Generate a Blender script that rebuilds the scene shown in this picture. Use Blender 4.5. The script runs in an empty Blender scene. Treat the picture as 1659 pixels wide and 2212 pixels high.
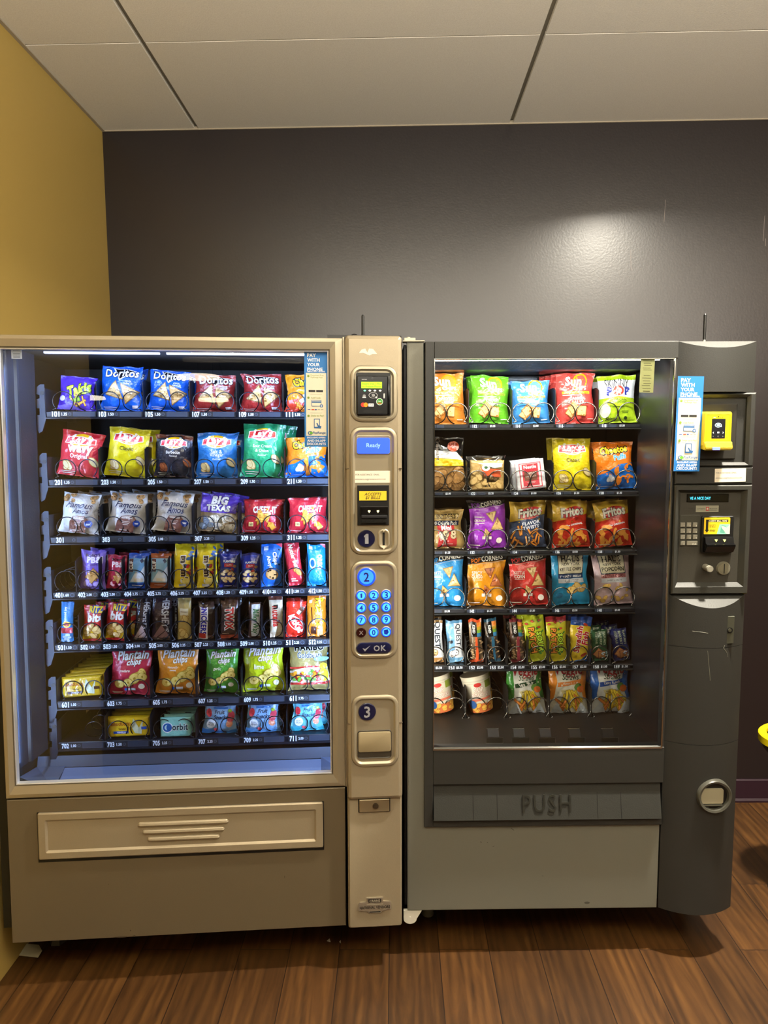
import bpy, bmesh, math, random
from mathutils import Matrix, Vector, noise
S = bpy.context.scene; COL = S.collection
R = math.radians
# ---------------------------------------------------------------- camera, light, exposure
F = 1575.26; PITCH, YAW, ROLL = R(5.3434), R(0.9843), R(-0.6136); CAM = Vector((0, 0, 1.58))
fw = Vector((-math.sin(YAW)*math.cos(PITCH), math.cos(YAW)*math.cos(PITCH), -math.sin(PITCH)))
rt0 = Vector((math.cos(YAW), math.sin(YAW), 0)); up0 = rt0.cross(fw)
rt = rt0*math.cos(ROLL)+up0*math.sin(ROLL); up = up0*math.cos(ROLL)-rt0*math.sin(ROLL)
cd = bpy.data.cameras.new('camera'); cam = bpy.data.objects.new('camera', cd); COL.objects.link(cam)
m = Matrix((rt, up, -fw)).transposed().to_4x4(); m.translation = CAM; cam.matrix_world = m
cd.sensor_fit = 'VERTICAL'; cd.sensor_height = 36; cd.lens = F*36/2212; cd.clip_start = .05
S.camera = cam
S.view_settings.view_transform = 'Standard'; S.view_settings.look = 'None'; S.view_settings.gamma = 1
S.view_settings.use_curve_mapping = False
S.view_settings.exposure = 0.17
W = bpy.data.worlds.new('world'); S.world = W; W.use_nodes = True
W.node_tree.nodes['Background'].inputs[0].default_value = (1, .85, .65, 1)
W.node_tree.nodes['Background'].inputs[1].default_value = .0
WARM = (1, .925, .78)
def area(name, loc, size, power, col=WARM, rot=(0, 0, 0), sizey=None, parent=None, shape=None):
    l = bpy.data.lights.new(name, 'AREA'); l.energy = power; l.color = col
    l.size = size
    if sizey: l.shape = 'RECTANGLE'; l.size_y = sizey
    if shape: l.shape = shape
    o = bpy.data.objects.new(name, l); COL.objects.link(o); o.location = loc; o.rotation_euler = rot
    if parent: o.parent = parent
    return o
FILLW = 205
# room measures
XL, YW, H, GX, TW, TD = -1.191, 3.101, 2.8686, -.8006, 1.28, .64
XR, YB, XF, YS = 3.4, -6.6, -3.6, .45
DOWNLIGHTS = [(1.16, 1.86, 92), (-.35, .9, 6), (2.7, -.9, 4), (-1.8, -2.3, 5), (.6, -3.3, 5), (2.7, -3.2, 5), (-2.4, -4.6, 6), (2.2, -5.0, 6)]  # first read off the wall highlight; those behind the viewer are added fill
# ---------------------------------------------------------------- materials
def lin(h):
    h = h.lstrip('#'); h = ''.join(c*2 for c in h) if len(h) == 3 else h
    return tuple((lambda c: c/12.92 if c <= .04045 else ((c+.055)/1.055)**2.4)(int(h[i:i+2], 16)/255) for i in (0, 2, 4))+(1,)
_m = {}
def mat(h, rough=.5, metal=0, bump=0, bs=40, emit=0, name=None, spec=.5, coat=0, var=0):
    k = (h, rough, metal, bump, bs, emit, spec, coat, var)
    if k in _m: return _m[k]
    M = bpy.data.materials.new(name or 'mat_'+h); M.use_nodes = True; nt = M.node_tree; b = nt.nodes['Principled BSDF']
    c = lin(h); b.inputs['Base Color'].default_value = c; b.inputs['Roughness'].default_value = rough; b.inputs['Metallic'].default_value = metal
    b.inputs['Specular IOR Level'].default_value = spec; b.inputs['Coat Weight'].default_value = coat
    if coat: b.inputs['Coat Roughness'].default_value = .12
    if emit:
        b.inputs['Emission Color'].default_value = c; b.inputs['Emission Strength'].default_value = emit
    if bump or var:
        tc = nt.nodes.new('ShaderNodeTexCoord'); n = nt.nodes.new('ShaderNodeTexNoise'); n.inputs['Scale'].default_value = bs; n.inputs['Detail'].default_value = 3
        nt.links.new(tc.outputs['Object'], n.inputs['Vector'])
        if bump:
            bp = nt.nodes.new('ShaderNodeBump'); bp.inputs['Strength'].default_value = bump; bp.inputs['Distance'].default_value = .004 if bs != 30 else .011
            nt.links.new(n.outputs[0], bp.inputs['Height']); nt.links.new(bp.outputs[0], b.inputs['Normal'])
        if var:
            mr = nt.nodes.new('ShaderNodeMapRange'); mr.inputs[3].default_value = 1-var; mr.inputs[4].default_value = 1+var
            nt.links.new(n.outputs[0], mr.inputs[0])
            mx = nt.nodes.new('ShaderNodeVectorMath'); mx.operation = 'SCALE'; mx.inputs[0].default_value = c[:3]
            nt.links.new(mr.outputs[0], mx.inputs[3]); nt.links.new(mx.outputs[0], b.inputs['Base Color'])
    _m[k] = M; return M
def pr(h): return mat(h, .24, 0, .8, 30, spec=.7)          # printed foil
def flat(h): return mat(h, .55)                             # matt print
def glass(name, tint=(1, 1, 1), ior=1.45, rough=.0, extra=0):
    M = bpy.data.materials.new(name); M.use_nodes = True; nt = M.node_tree; nt.nodes.clear()
    o = nt.nodes.new('ShaderNodeOutputMaterial'); mx = nt.nodes.new('ShaderNodeMixShader'); f = nt.nodes.new('ShaderNodeFresnel')
    t = nt.nodes.new('ShaderNodeBsdfTransparent'); g = nt.nodes.new('ShaderNodeBsdfGlossy')
    t.inputs[0].default_value = tint+(1,); g.inputs['Roughness'].default_value = rough; f.inputs[0].default_value = ior
    if extra:
        ad = nt.nodes.new('ShaderNodeMath'); ad.inputs[1].default_value = extra; nt.links.new(f.outputs[0], ad.inputs[0]); nt.links.new(ad.outputs[0], mx.inputs[0])
        tc = nt.nodes.new('ShaderNodeTexCoord'); n = nt.nodes.new('ShaderNodeTexNoise'); n.inputs['Scale'].default_value = 35
        bp = nt.nodes.new('ShaderNodeBump'); bp.inputs['Strength'].default_value = .6; bp.inputs['Distance'].default_value = .006
        nt.links.new(tc.outputs['Object'], n.inputs[0]); nt.links.new(n.outputs[0], bp.inputs['Height']); nt.links.new(bp.outputs[0], g.inputs['Normal'])
    else: nt.links.new(f.outputs[0], mx.inputs[0])
    nt.links.new(t.outputs[0], mx.inputs[1]); nt.links.new(g.outputs[0], mx.inputs[2]); nt.links.new(mx.outputs[0], o.inputs[0])
    return M
GLASS = glass('pane_glass', (.97, .98, .98)); FILM = glass('clear_film', (.93, .93, .93), 1.5, .12, .07); ACRYL = glass('clear_acrylic', (.86, .86, .8), 1.3, .35)
# ---------------------------------------------------------------- mesh helpers
def ob(name, bm, mats, parent=None, smooth=False, mw=None):
    me = bpy.data.meshes.new(name)
    bm.to_mesh(me); bm.free()
    for x in (mats if isinstance(mats, (list, tuple)) else [mats]): me.materials.append(x)
    if smooth:
        for p in me.polygons: p.use_smooth = True
        if smooth is not True: me.set_sharp_from_angle(angle=R(smooth))
    o = bpy.data.objects.new(name, me); COL.objects.link(o)
    if parent: o.parent = parent
    if mw is not None: o.matrix_world = mw
    return o
def tag(o, label=None, cat=None, group=None, kind=None):
    if label: o['label'] = label
    if cat: o['category'] = cat
    if group: o['group'] = group
    if kind: o['kind'] = kind
    return o
def bx(bm, x0, x1, y0, y1, z0, z1, mi=0):
    v = [bm.verts.new((x, y, z)) for x in (x0, x1) for y in (y0, y1) for z in (z0, z1)]
    for q in ((0, 1, 3, 2), (4, 6, 7, 5), (0, 4, 5, 1), (2, 3, 7, 6), (0, 2, 6, 4), (1, 5, 7, 3)):
        bm.faces.new([v[i] for i in q]).material_index = mi
    return v
def box(name, x0, x1, y0, y1, z0, z1, m_, parent=None, bev=0):
    bm = bmesh.new(); bx(bm, min(x0, x1), max(x0, x1), min(y0, y1), max(y0, y1), min(z0, z1), max(z0, z1))
    if bev: bmesh.ops.bevel(bm, geom=bm.edges[:], offset=bev, segments=2, affect='EDGES', profile=.6)
    return ob(name, bm, m_, parent, smooth=35 if bev else False)
def cyl(bm, c, r, h, axis='y', n=24, r2=None, mi=0):
    r2 = r if r2 is None else r2
    def P(a, rr, t):
        x, z = math.cos(a)*rr, math.sin(a)*rr
        return {'y': (c[0]+x, c[1]+t, c[2]+z), 'z': (c[0]+x, c[1]+z, c[2]+t), 'x': (c[0]+t, c[1]+x, c[2]+z)}[axis]
    A = [bm.verts.new(P(2*math.pi*i/n, r, 0)) for i in range(n)]; B = [bm.verts.new(P(2*math.pi*i/n, r2, h)) for i in range(n)]
    fs = [bm.faces.new((A[i], A[(i+1) % n], B[(i+1) % n], B[i])) for i in range(n)]+[bm.faces.new(A), bm.faces.new(B[::-1])]
    for f in fs: f.material_index = mi
def tube(bm, pts, r, n=6, mi=0):
    pts = [Vector(p) for p in pts]; rings = []
    prev = None
    for i, p in enumerate(pts):
        t = (pts[min(i+1, len(pts)-1)]-pts[max(i-1, 0)]).normalized()
        a = (Vector((0, 0, 1)) if abs(t.z) < .9 else Vector((1, 0, 0))) if prev is None else prev
        a = (a-t*a.dot(t)).normalized(); b = t.cross(a); prev = a
        rings.append([bm.verts.new(p+a*math.cos(2*math.pi*k/n)*r+b*math.sin(2*math.pi*k/n)*r) for k in range(n)])
    for A, B in zip(rings, rings[1:]):
        for k in range(n): bm.faces.new((A[k], A[(k+1) % n], B[(k+1) % n], B[k])).material_index = mi
    bm.faces.new(rings[0][::-1]); bm.faces.new(rings[-1])
def rr(u0, z0, u1, z1, r=0, n=6):
    if r <= 0: return [(u0, z0), (u1, z0), (u1, z1), (u0, z1)]
    r = min(r, abs(u1-u0)/2, abs(z1-z0)/2); o = []
    for cx, cz, a0 in ((u1-r, z0+r, -90), (u1-r, z1-r, 0), (u0+r, z1-r, 90), (u0+r, z0+r, 180)):
        for k in range(n+1): a = R(a0+90*k/n); o.append((cx+r*math.cos(a), cz+r*math.sin(a)))
    return o
def loft(bm, loops, cap0=False, cap1=True, mi=0, n=6):
    """loops: (u0,z0,u1,z1,d,r) rounded rectangles in planes parallel to the front"""
    rnd = any(len(l) > 5 and l[5] > 0 for l in loops); prev = None; rings = []
    for l in loops:
        r = l[5] if len(l) > 5 else 0
        rings.append([bm.verts.new((u, l[4], z)) for u, z in rr(*l[:4], max(r, .0002) if rnd else 0, n)])
    for A, B in zip(rings, rings[1:]):
        k = len(A)
        for i in range(k): bm.faces.new((A[i], A[(i+1) % k], B[(i+1) % k], B[i])).material_index = mi
    if cap0: bm.faces.new(rings[0][::-1]).material_index = mi
    if cap1: bm.faces.new(rings[-1]).material_index = mi
def L(name, loops, m_, parent, cap0=False, cap1=True, smooth=False, n=6):
    bm = bmesh.new(); loft(bm, loops, cap0, cap1, n=n); bmesh.ops.recalc_face_normals(bm, faces=bm.faces[:])
    return ob(name, bm, m_, parent, smooth=smooth)
def ins(r, i, d, rad=None):
    """rect (u0,z0,u1,z1[,rad]) inset by i at depth d"""
    ra = (r[4] if len(r) > 4 else 0) if rad is None else rad
    return (r[0]+i, r[1]+i, r[2]-i, r[3]-i, d, max(ra-i, .0003) if ra else 0)
def prism(bm, pts, y0, y1, mi=0):
    A = [bm.verts.new((p[0], y0, p[1])) for p in pts]; B = [bm.verts.new((p[0], y1, p[1])) for p in pts]; n = len(pts)
    bm.faces.new(A).material_index = mi; bm.faces.new(B[::-1]).material_index = mi
    for i in range(n): bm.faces.new((A[i], B[i], B[(i+1) % n], A[(i+1) % n])).material_index = mi
# ---------------------------------------------------------------- printing (text and shapes as thin inlays in a mesh)
_tc = {}
def _txt(txt, off, sh, spc):
    c = bpy.data.curves.new('t', 'FONT'); c.body = txt; c.size = 1; c.resolution_u = 2; c.offset = off; c.shear = sh; c.align_x = 'CENTER'; c.space_line = .95; c.space_character = spc
    o = bpy.data.objects.new('t', c); me = o.to_mesh()
    V = [(v.co.x, v.co.y) for v in me.vertices]; Fc = [tuple(p.vertices) for p in me.polygons]
    o.to_mesh_clear(); bpy.data.objects.remove(o); bpy.data.curves.remove(c)
    return V or [(0, 0), (1, 0), (0, 1)], Fc
def textpoly(txt, bold=.02, sh=0, sp=1.0, ow=0):
    k = (txt, bold, sh, sp, ow)
    if k in _tc: return _tc[k]
    if ow < 0: textpoly(txt, bold, sh, sp, -ow); return _tc[k]
    if txt == '1':     # a figure one with a flag
        _tc[k] = ([(-.28, -1.1), (.5, -1.1), (.5, 1.1), (.0, 1.1), (-.5, .62), (-.5, .3), (-.28, .4)], [tuple(range(7))]); return _tc[k]
    off = bold*(.5 if bold > .03 else .6); spc = sp*(1+max(0, bold-.03)*.9+ow*.5)
    V, Fc = _txt(txt, off, sh, spc)
    x0, x1 = min(v[0] for v in V), max(v[0] for v in V); y0, y1 = min(v[1] for v in V), max(v[1] for v in V); w = max(x1-x0, 1e-4)
    _tc[(txt, bold, sh, sp, -ow)] = ([((x-(x0+x1)/2)/w, (y-(y0+y1)/2)/w) for x, y in V], Fc)
    if ow > 0:
        V, Fc = _txt(txt, off+ow*.75, sh, spc)
        _tc[k] = ([((x-(x0+x1)/2)/w, (y-(y0+y1)/2)/w) for x, y in V], Fc)
    return _tc[k] if ow > 0 else _tc[(txt, bold, sh, sp, -ow)]
def T(t, x, y, w, c, rot=0, out=None, sh=0, hs=1, b=.02, ow=.05, sp=1.0):
    o = []
    if out: o.append(('t', t, x, y, w, out, rot, sh, hs, b, sp, ow))
    return o+[('t', t, x, y, w, c, rot, sh, hs, b, sp, -ow if out else 0)]
def E(x, y, rx, ry, c, rot=0): return [('e', x, y, rx, ry, c, rot)]
def Q(x0, y0, x1, y1, c): return [('p', [(x0, y0), (x1, y0), (x1, y1), (x0, y1)], c)]
def PL(pts, c): return [('p', pts, c)]
def CH(kind, x0, y0, x1, y1, n, s, c1, c2, seed=1):
    """scattered food pictures"""
    rn = random.Random(seed); o = []
    for i in range(n):
        x, y, a = rn.uniform(x0, x1), rn.uniform(y0, y1), rn.uniform(-60, 60); q = s*rn.uniform(.8, 1.15)
        if kind == 'tri':
            P = [(0, 1), (.95, -.55), (-.85, -.6)]
            for k, cc in ((1, c2), (.88, c1)): o.append(('q', x, y, [(p[0]*q*k, p[1]*q*k) for p in P], cc, a))
            for j in range(4): o.append(('e', x+rn.uniform(-.25, .25)*q, y+rn.uniform(-.3, .3)*q*.7, q*.06, q*.05, c2, 0))
        elif kind == 'oval':
            o += E(x, y, q, q*.62, c2, a)+E(x, y, q*.88, q*.52, c1, a)
        elif kind == 'ring':
            o += E(x, y, q, q*.85, c2, a)+E(x, y, q*.9, q*.75, c1, a)+E(x, y, q*.22, q*.2, c2, a)
        elif kind == 'stick':
            o.append(('q', x, y, [(-q*.2, -q), (q*.2, -q), (q*.2, q), (-q*.2, q)], c2, a)); o.append(('q', x, y, [(-q*.13, -q*.95), (q*.13, -q*.95), (q*.13, q*.95), (-q*.13, q*.95)], c1, a))
        elif kind == 'curl':
            P = [(q*math.cos(R(t)), q*math.sin(R(t))) for t in range(0, 200, 20)]+[(q*.55*math.cos(R(t)), q*.55*math.sin(R(t))) for t in range(180, -1, -20)]
            o.append(('q', x, y, P, c1, a*3))
        elif kind == 'cookie':
            o += E(x, y, q, q*.85, c2, a)+E(x, y, q*.93, q*.78, c1, a)
            for j in range(6): o.append(('e', x+rn.uniform(-.6, .6)*q, y+rn.uniform(-.5, .5)*q*.7, q*.13, q*.1, '2b1a12', 0))
        elif kind == 'sq':
            o.append(('q', x, y, [(-q, -q), (q, -q), (q, q), (-q, q)], c2, a)); o.append(('q', x, y, [(-q*.88, -q*.88), (q*.88, -q*.88), (q*.88, q*.88), (-q*.88, q*.88)], c1, a)); o += E(x, y, q*.1, q*.1, c2)
    return o
def artbm(art, w, h, dl=.00012, base=.00035, mf=None):
    """2D mesh of an art list on a w x h sheet centred in x; z carries the layer offset"""
    bm = bmesh.new(); mats = []; idx = {}
    def mi(c):
        if c not in idx: idx[c] = len(mats); mats.append(c)
        return idx[c]
    for k, a in enumerate(art):
        z = base+dl*k
        if a[0] == 't':
            _, t, x, y, tw, c, rot, sh, hs, b, sp, ow = a; V, Fc = textpoly(t, b, sh, sp, ow); s = tw*w; ca, sa = math.cos(R(rot)), math.sin(R(rot))
            vs = [bm.verts.new((x*w+(p[0]*ca-p[1]*hs*sa)*s, y*h+(p[0]*sa+p[1]*hs*ca)*s, z)) for p in V]
            for f in Fc:
                try: bm.faces.new([vs[i] for i in f]).material_index = mi(c)
                except ValueError: pass
        else:
            if a[0] == 'e':
                _, x, y, rx, ry, c, rot = a; P = [(math.cos(2*math.pi*i/16)*rx*w, math.sin(2*math.pi*i/16)*ry*w) for i in range(16)]
            elif a[0] == 'q': _, x, y, P, c, rot = a; P = [(p[0]*w, p[1]*w) for p in P]
            else: _, P, c = a; P = [(p[0]*w, p[1]*h) for p in P]; x = y = rot = 0
            ca, sa = math.cos(R(rot)), math.sin(R(rot))
            vs = [bm.verts.new((x*w+p[0]*ca-p[1]*sa, y*h+p[0]*sa+p[1]*ca, z)) for p in P]
            f = bm.faces.new(vs); f.material_index = mi(c)
            if len(P) > 4: bmesh.ops.triangulate(bm, faces=[f])
    bm.normal_update()
    for f in bm.faces:
        if f.normal.z < 0: f.normal_flip()
    return bm, mats
def cut(bm, co, no, inner=False, outer=False):
    bmesh.ops.bisect_plane(bm, geom=bm.verts[:]+bm.edges[:]+bm.faces[:], dist=1e-7, plane_co=co, plane_no=no, clear_inner=inner, clear_outer=outer)
def sheet(name, art, w, h, parent=None, loc=(0, 0, 0), rot=(0, 0, 0), th=.0008, base='ffffff', mw=None, matf=flat, rad=0, basemat=None):
    """a flat printed plate standing in the x-z plane, origin bottom centre, front toward -y"""
    bm, cols = artbm(art, w, h, .00004, .0001)
    for co, no in (((-w/2, 0, 0), (-1, 0, 0)), ((w/2, 0, 0), (1, 0, 0)), ((0, 0, 0), (0, -1, 0)), ((0, h, 0), (0, 1, 0))): cut(bm, co, no, outer=True)
    for v in bm.verts: v.co = (v.co.x, -v.co.z, v.co.y)
    prism(bm, rr(-w/2, 0, w/2, h, rad, 4), 0, th, mi=len(cols))
    o = ob(name, bm, [matf(c) for c in cols]+[basemat or matf(base)], parent)
    o.location = loc; o.rotation_euler = rot
    if mw is not None: o.matrix_world = mw
    return o
# surfaces of packets: f(s,t) -> point, s in [-.5,.5], t in [0,1]
def bagf(w, h, th, seed, shape):
    sc = seed*3.7
    def f(s, t, side=-1):
        if shape == 'cup':
            r = w/2*(.76+.24*t); a = s*math.pi
            return Vector((math.sin(a)*r, side*math.cos(a)*r, t*h))
        if shape == 'box':
            e = max(0, 1-abs(2*s)**9)**.5*max(0, 1-abs(2*t-1)**9)**.5
            n = noise.noise(Vector((s*5, t*4, sc)))*.06*th
            return Vector((s*w, side*(th*e+n*e), t*h))
        a = max(0, 1-abs(2*s)**2.4)**.62
        sl = .055 if shape == 'bag' else .09
        v = min(1, max(0, (t-sl*.8)/(1-1.7*sl))); pf = math.sin(math.pi*v)**.55*(1.12-.3*v)
        T_ = th*a*pf
        amp = th*(.34 if shape == 'bag' else .22)
        wr = math.cos(2*math.pi*(2.6*s+sc))*math.exp(-max(0, .94-t)/.16)+math.cos(2*math.pi*(3.3*s+sc*1.7))*math.exp(-max(0, t-.06)/.14)
        n1 = noise.noise(Vector((s*3.2+sc, t*4.1, sc*2))); n2 = 1-abs(noise.noise(Vector((s*2.2+t*2.6, t*2.2-s*3, sc+9)))*2.2)
        dy = side*(T_+(amp*n1*.9+amp*.55*max(0, n2)**5)*pf*a)+wr*amp*.55*(1-.6*pf)*(1 if side < 0 else .98)
        dy += noise.noise(Vector((s*2, sc, t)))*th*.5*(1-pf)
        pin = 1-(.12 if shape == 'bag' else .06)*math.sin(math.pi*min(1, t*1.02))**.8
        x = s*w*pin*(1.03-(.09 if shape == 'bag' else .03)*t)+noise.noise(Vector((t*2.4, sc+4, 0)))*w*.05+noise.noise(Vector((t*7, sc+14, s)))*w*.012
        z = t*h+noise.noise(Vector((s*2.6, sc+7, 1)))*h*.045*(2*abs(t-.5))*(1 if t > .5 else .4)
        return Vector((x, dy, z))
    return f
def packet(name, w, h, th, body, art, seed=1, shape='bag', film=0, back=None, clear=False):
    f = bagf(w, h, th, seed, shape); NU, NV = (14, 18) if shape != 'box' else (12, 10)
    us = [-.5+i/NU for i in range(NU+1)]; vs = [j/NV for j in range(NV+1)]
    if shape == 'box': us = [-.5, -.48, -.45]+[-.4+.8*i/8 for i in range(9)]+[.45, .48, .5]; vs = [0, .02, .06]+[.1+.8*i/6 for i in range(7)]+[.94, .98, 1]
    if shape == 'bag': vs = [0, .02, .045]+[.07+.86*i/15 for i in range(16)]+[.955, .98, 1]
    if shape == 'bar': vs = [0, .04, .075]+[.1+.8*i/12 for i in range(13)]+[.93, .965, 1]
    NU, NV = len(us)-1, len(vs)-1
    G = [[f(u, v) for v in vs] for u in us]; K = [[f(u, v, 1) for v in vs] for u in us]
    def nrm(i, j):
        a = G[min(i+1, NU)][j]-G[max(i-1, 0)][j]; b = G[i][min(j+1, NV)]-G[i][max(j-1, 0)]
        n = a.cross(b); return n.normalized() if n.length > 1e-12 else Vector((0, -1, 0))
    N = [[nrm(i, j) for j in range(NV+1)] for i in range(NU+1)]
    bm, cols = artbm(art, w, h)
    for u in us[1:-1]: cut(bm, (u*w, 0, 0), (1, 0, 0))
    for v in vs[1:-1]: cut(bm, (0, v*h, 0), (0, 1, 0))
    for co, no in (((-w/2, 0, 0), (-1, 0, 0)), ((w/2, 0, 0), (1, 0, 0)), ((0, 0, 0), (0, -1, 0)), ((0, h, 0), (0, 1, 0))): cut(bm, co, no, outer=True)
    import bisect as bs
    nl = []
    for v in bm.verts:
        s = min(.5, max(-.5, v.co.x/w)); t = min(1, max(0, v.co.y/h)); off = v.co.z
        i = min(NU-1, max(0, bs.bisect_right(us, s)-1)); j = min(NV-1, max(0, bs.bisect_right(vs, t)-1))
        a = (s-us[i])/(us[i+1]-us[i]); b = (t-vs[j])/(vs[j+1]-vs[j])
        q = lambda A: (A[i][j]*(1-a)*(1-b)+A[i+1][j]*a*(1-b)+A[i][j+1]*(1-a)*b+A[i+1][j+1]*a*b)
        n = q(N).normalized(); v.co = q(G)+n*off; nl.append(n)
    k = len(cols)
    FV = [[bm.verts.new(G[i][j]) for j in range(NV+1)] for i in range(NU+1)]
    nl += [N[i][j] for i in range(NU+1) for j in range(NV+1)]
    BV = [[bm.verts.new(K[i][j]) for j in range(NV+1)] for i in range(NU+1)]
    nl += [Vector((0, 0, 0)) for i in range(NU+1) for j in range(NV+1)]
    for i in range(NU):
        for j in range(NV):
            mi = k+(1 if film and vs[j] > film else 0)
            bm.faces.new((FV[i][j], FV[i+1][j], FV[i+1][j+1], FV[i][j+1])).material_index = mi
            bm.faces.new((BV[i][j], BV[i][j+1], BV[i+1][j+1], BV[i+1][j])).material_index = mi
    for j in range(NV):
        for i in (0, NU): bm.faces.new((FV[i][j], FV[i][j+1], BV[i][j+1], BV[i][j])).material_index = k
    for i in range(NU):
        for j in (0, NV): bm.faces.new((FV[i][j], FV[i+1][j], BV[i+1][j], BV[i][j])).material_index = k
    bm.verts.index_update()
    bmf = FILM if clear else pr(body)
    o = ob(name, bm, [pr(c) for c in cols]+[bmf, FILM], smooth=True)
    o.data.normals_split_custom_set_from_vertices([tuple(n) for n in nl])
    return o
# ---------------------------------------------------------------- machine frames and pixel lookup
def mframe(x, y, yaw, lean, roll, z0):
    a, l, ro = R(yaw), R(lean), R(roll)
    U = Vector((math.cos(a), math.sin(a), 0)); D = Vector((-math.sin(a), math.cos(a), 0)); Z = Vector((0, 0, 1))
    U2 = U*math.cos(ro)+Z*math.sin(ro); Z2 = U2.cross(D); D2 = D*math.cos(l)-Z2*math.sin(l); Z3 = U2.cross(D2)
    m = Matrix((U2, D2, Z3)).transposed().to_4x4(); m.translation = (x, y, z0); return m
MA = mframe(-1.131, 1.9792, 5.5093, 1.1907, -.5568, .1422)
MB = mframe(.0229, 2.1178, 1.6393, -.4219, -.3718, .1501)
def ray(px, py): return (fw+rt*((px-829.5)/F)+up*((1106-py)/F)).normalized()
def pix(M, px, py, d=0.):
    """where the sight line of a pixel meets the machine's plane at depth d: (u, z)"""
    I = M.inverted(); o = I @ CAM; r = I.to_3x3() @ ray(px, py); t = (d-o.y)/r.y; p = o+r*t; return p.x, p.z
def RP(M, x0, y0, x1, y1, d=0., rad=None):
    ym, xm = (y0+y1)/2, (x0+x1)/2
    r = (pix(M, x0, ym, d)[0], pix(M, xm, y1, d)[1], pix(M, x1, ym, d)[0], pix(M, xm, y0, d)[1])
    return r if rad is None else r+(rad,)
# ---------------------------------------------------------------- the room
def node_mat(name):
    M = bpy.data.materials.new(name); M.use_nodes = True; nt = M.node_tree
    return M, nt, nt.nodes['Principled BSDF']
def wallmat(name, h, rough, bump=.12, scale=90, spec=.5, coat=0, cr=.3):
    M, nt, b = node_mat(name); b.inputs['Base Color'].default_value = lin(h); b.inputs['Roughness'].default_value = rough; b.inputs['Specular IOR Level'].default_value = spec
    b.inputs['Coat Weight'].default_value = coat; b.inputs['Coat Roughness'].default_value = cr; b.inputs['Coat IOR'].default_value = 1.62
    tc = nt.nodes.new('ShaderNodeTexCoord'); n = nt.nodes.new('ShaderNodeTexNoise'); n.inputs['Scale'].default_value = scale; n.inputs['Detail'].default_value = 2
    bp = nt.nodes.new('ShaderNodeBump'); bp.inputs['Strength'].default_value = bump; bp.inputs['Distance'].default_value = .003
    nt.links.new(tc.outputs['Object'], n.inputs[0]); nt.links.new(n.outputs[0], bp.inputs['Height']); nt.links.new(bp.outputs[0], b.inputs['Normal'])
    if coat: nt.links.new(bp.outputs[0], b.inputs['Coat Normal'])
    return M
MAUVE = wallmat('dark_mauve_paint', '1a1214', .6, .10, 110, .08, 1.0, .31)
OCHRE = wallmat('ochre_paint', 'b49850', .5, .1)
BEIGE = wallmat('beige_paint', '8a7a60', .7)
MC, nt, b = node_mat('ceiling_tile'); b.inputs['Roughness'].default_value = .9
tc = nt.nodes.new('ShaderNodeTexCoord'); n = nt.nodes.new('ShaderNodeTexNoise'); n.inputs['Scale'].default_value = 260; n.inputs['Detail'].default_value = 4
cr = nt.nodes.new('ShaderNodeValToRGB'); cr.color_ramp.elements[0].position = .3; cr.color_ramp.elements[0].color = lin('e0dbd0'); cr.color_ramp.elements[1].position = .7; cr.color_ramp.elements[1].color = lin('ece8de')
bp = nt.nodes.new('ShaderNodeBump'); bp.inputs['Strength'].default_value = .25; bp.inputs['Distance'].default_value = .003
nt.links.new(tc.outputs['Object'], n.inputs[0]); nt.links.new(n.outputs[0], cr.inputs[0]); nt.links.new(cr.outputs[0], b.inputs[0]); nt.links.new(n.outputs[0], bp.inputs['Height']); nt.links.new(bp.outputs[0], b.inputs['Normal'])
# floor planks
MF, nt, b = node_mat('plank_floor'); N_ = nt.nodes.new; LK = nt.links.new
tc = N_('ShaderNodeTexCoord'); mp = N_('ShaderNodeMapping'); mp.inputs['Rotation'].default_value = (0, 0, R(90)); mp.inputs['Location'].default_value = (.31, .035, 0); LK(tc.outputs['Object'], mp.inputs[0])
br = N_('ShaderNodeTexBrick'); br.offset = .37; br.offset_frequency = 2; br.inputs['Scale'].default_value = 1; br.inputs['Brick Width'].default_value = .92; br.inputs['Row Height'].default_value = .156; br.inputs['Mortar Size'].default_value = .0015; br.inputs['Mortar Smooth'].default_value = .3
br.inputs['Color1'].default_value = (.0, 0, 0, 1); br.inputs['Color2'].default_value = (1, 1, 1, 1); br.inputs['Mortar'].default_value = (.5, .5, .5, 1); LK(mp.outputs[0], br.inputs[0])
g1 = N_('ShaderNodeMapping'); g1.inputs['Scale'].default_value = (9, .9, 1); LK(tc.outputs['Object'], g1.inputs[0])
ad = N_('ShaderNodeVectorMath'); ad.operation = 'ADD'; LK(g1.outputs[0], ad.inputs[0]); sc_ = N_('ShaderNodeVectorMath'); sc_.operation = 'SCALE'; sc_.inputs[3].default_value = 7; LK(br.outputs[0], sc_.inputs[0]); LK(sc_.outputs[0], ad.inputs[1])
nz = N_('ShaderNodeTexNoise'); nz.inputs['Scale'].default_value = 2.2; nz.inputs['Detail'].default_value = 8; nz.inputs['Roughness'].default_value = .62; nz.inputs['Distortion'].default_value = 2.2; LK(ad.outputs[0], nz.inputs[0])
wv = N_('ShaderNodeTexWave'); wv.inputs['Scale'].default_value = 1.1; wv.inputs['Distortion'].default_value = 9; wv.inputs['Detail'].default_value = 3; wv.inputs['Detail Scale'].default_value = 1.2; LK(ad.outputs[0], wv.inputs[0])
mxx = N_('ShaderNodeMix'); mxx.data_type = 'FLOAT'; mxx.inputs[0].default_value = .16; LK(nz.outputs[0], mxx.inputs[2]); LK(wv.outputs[0], mxx.inputs[3])
cr = N_('ShaderNodeValToRGB'); cr.color_ramp.elements[0].position = .2; cr.color_ramp.elements[0].color = lin('291808'); cr.color_ramp.elements[1].position = .85; cr.color_ramp.elements[1].color = lin('66441f')
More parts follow.
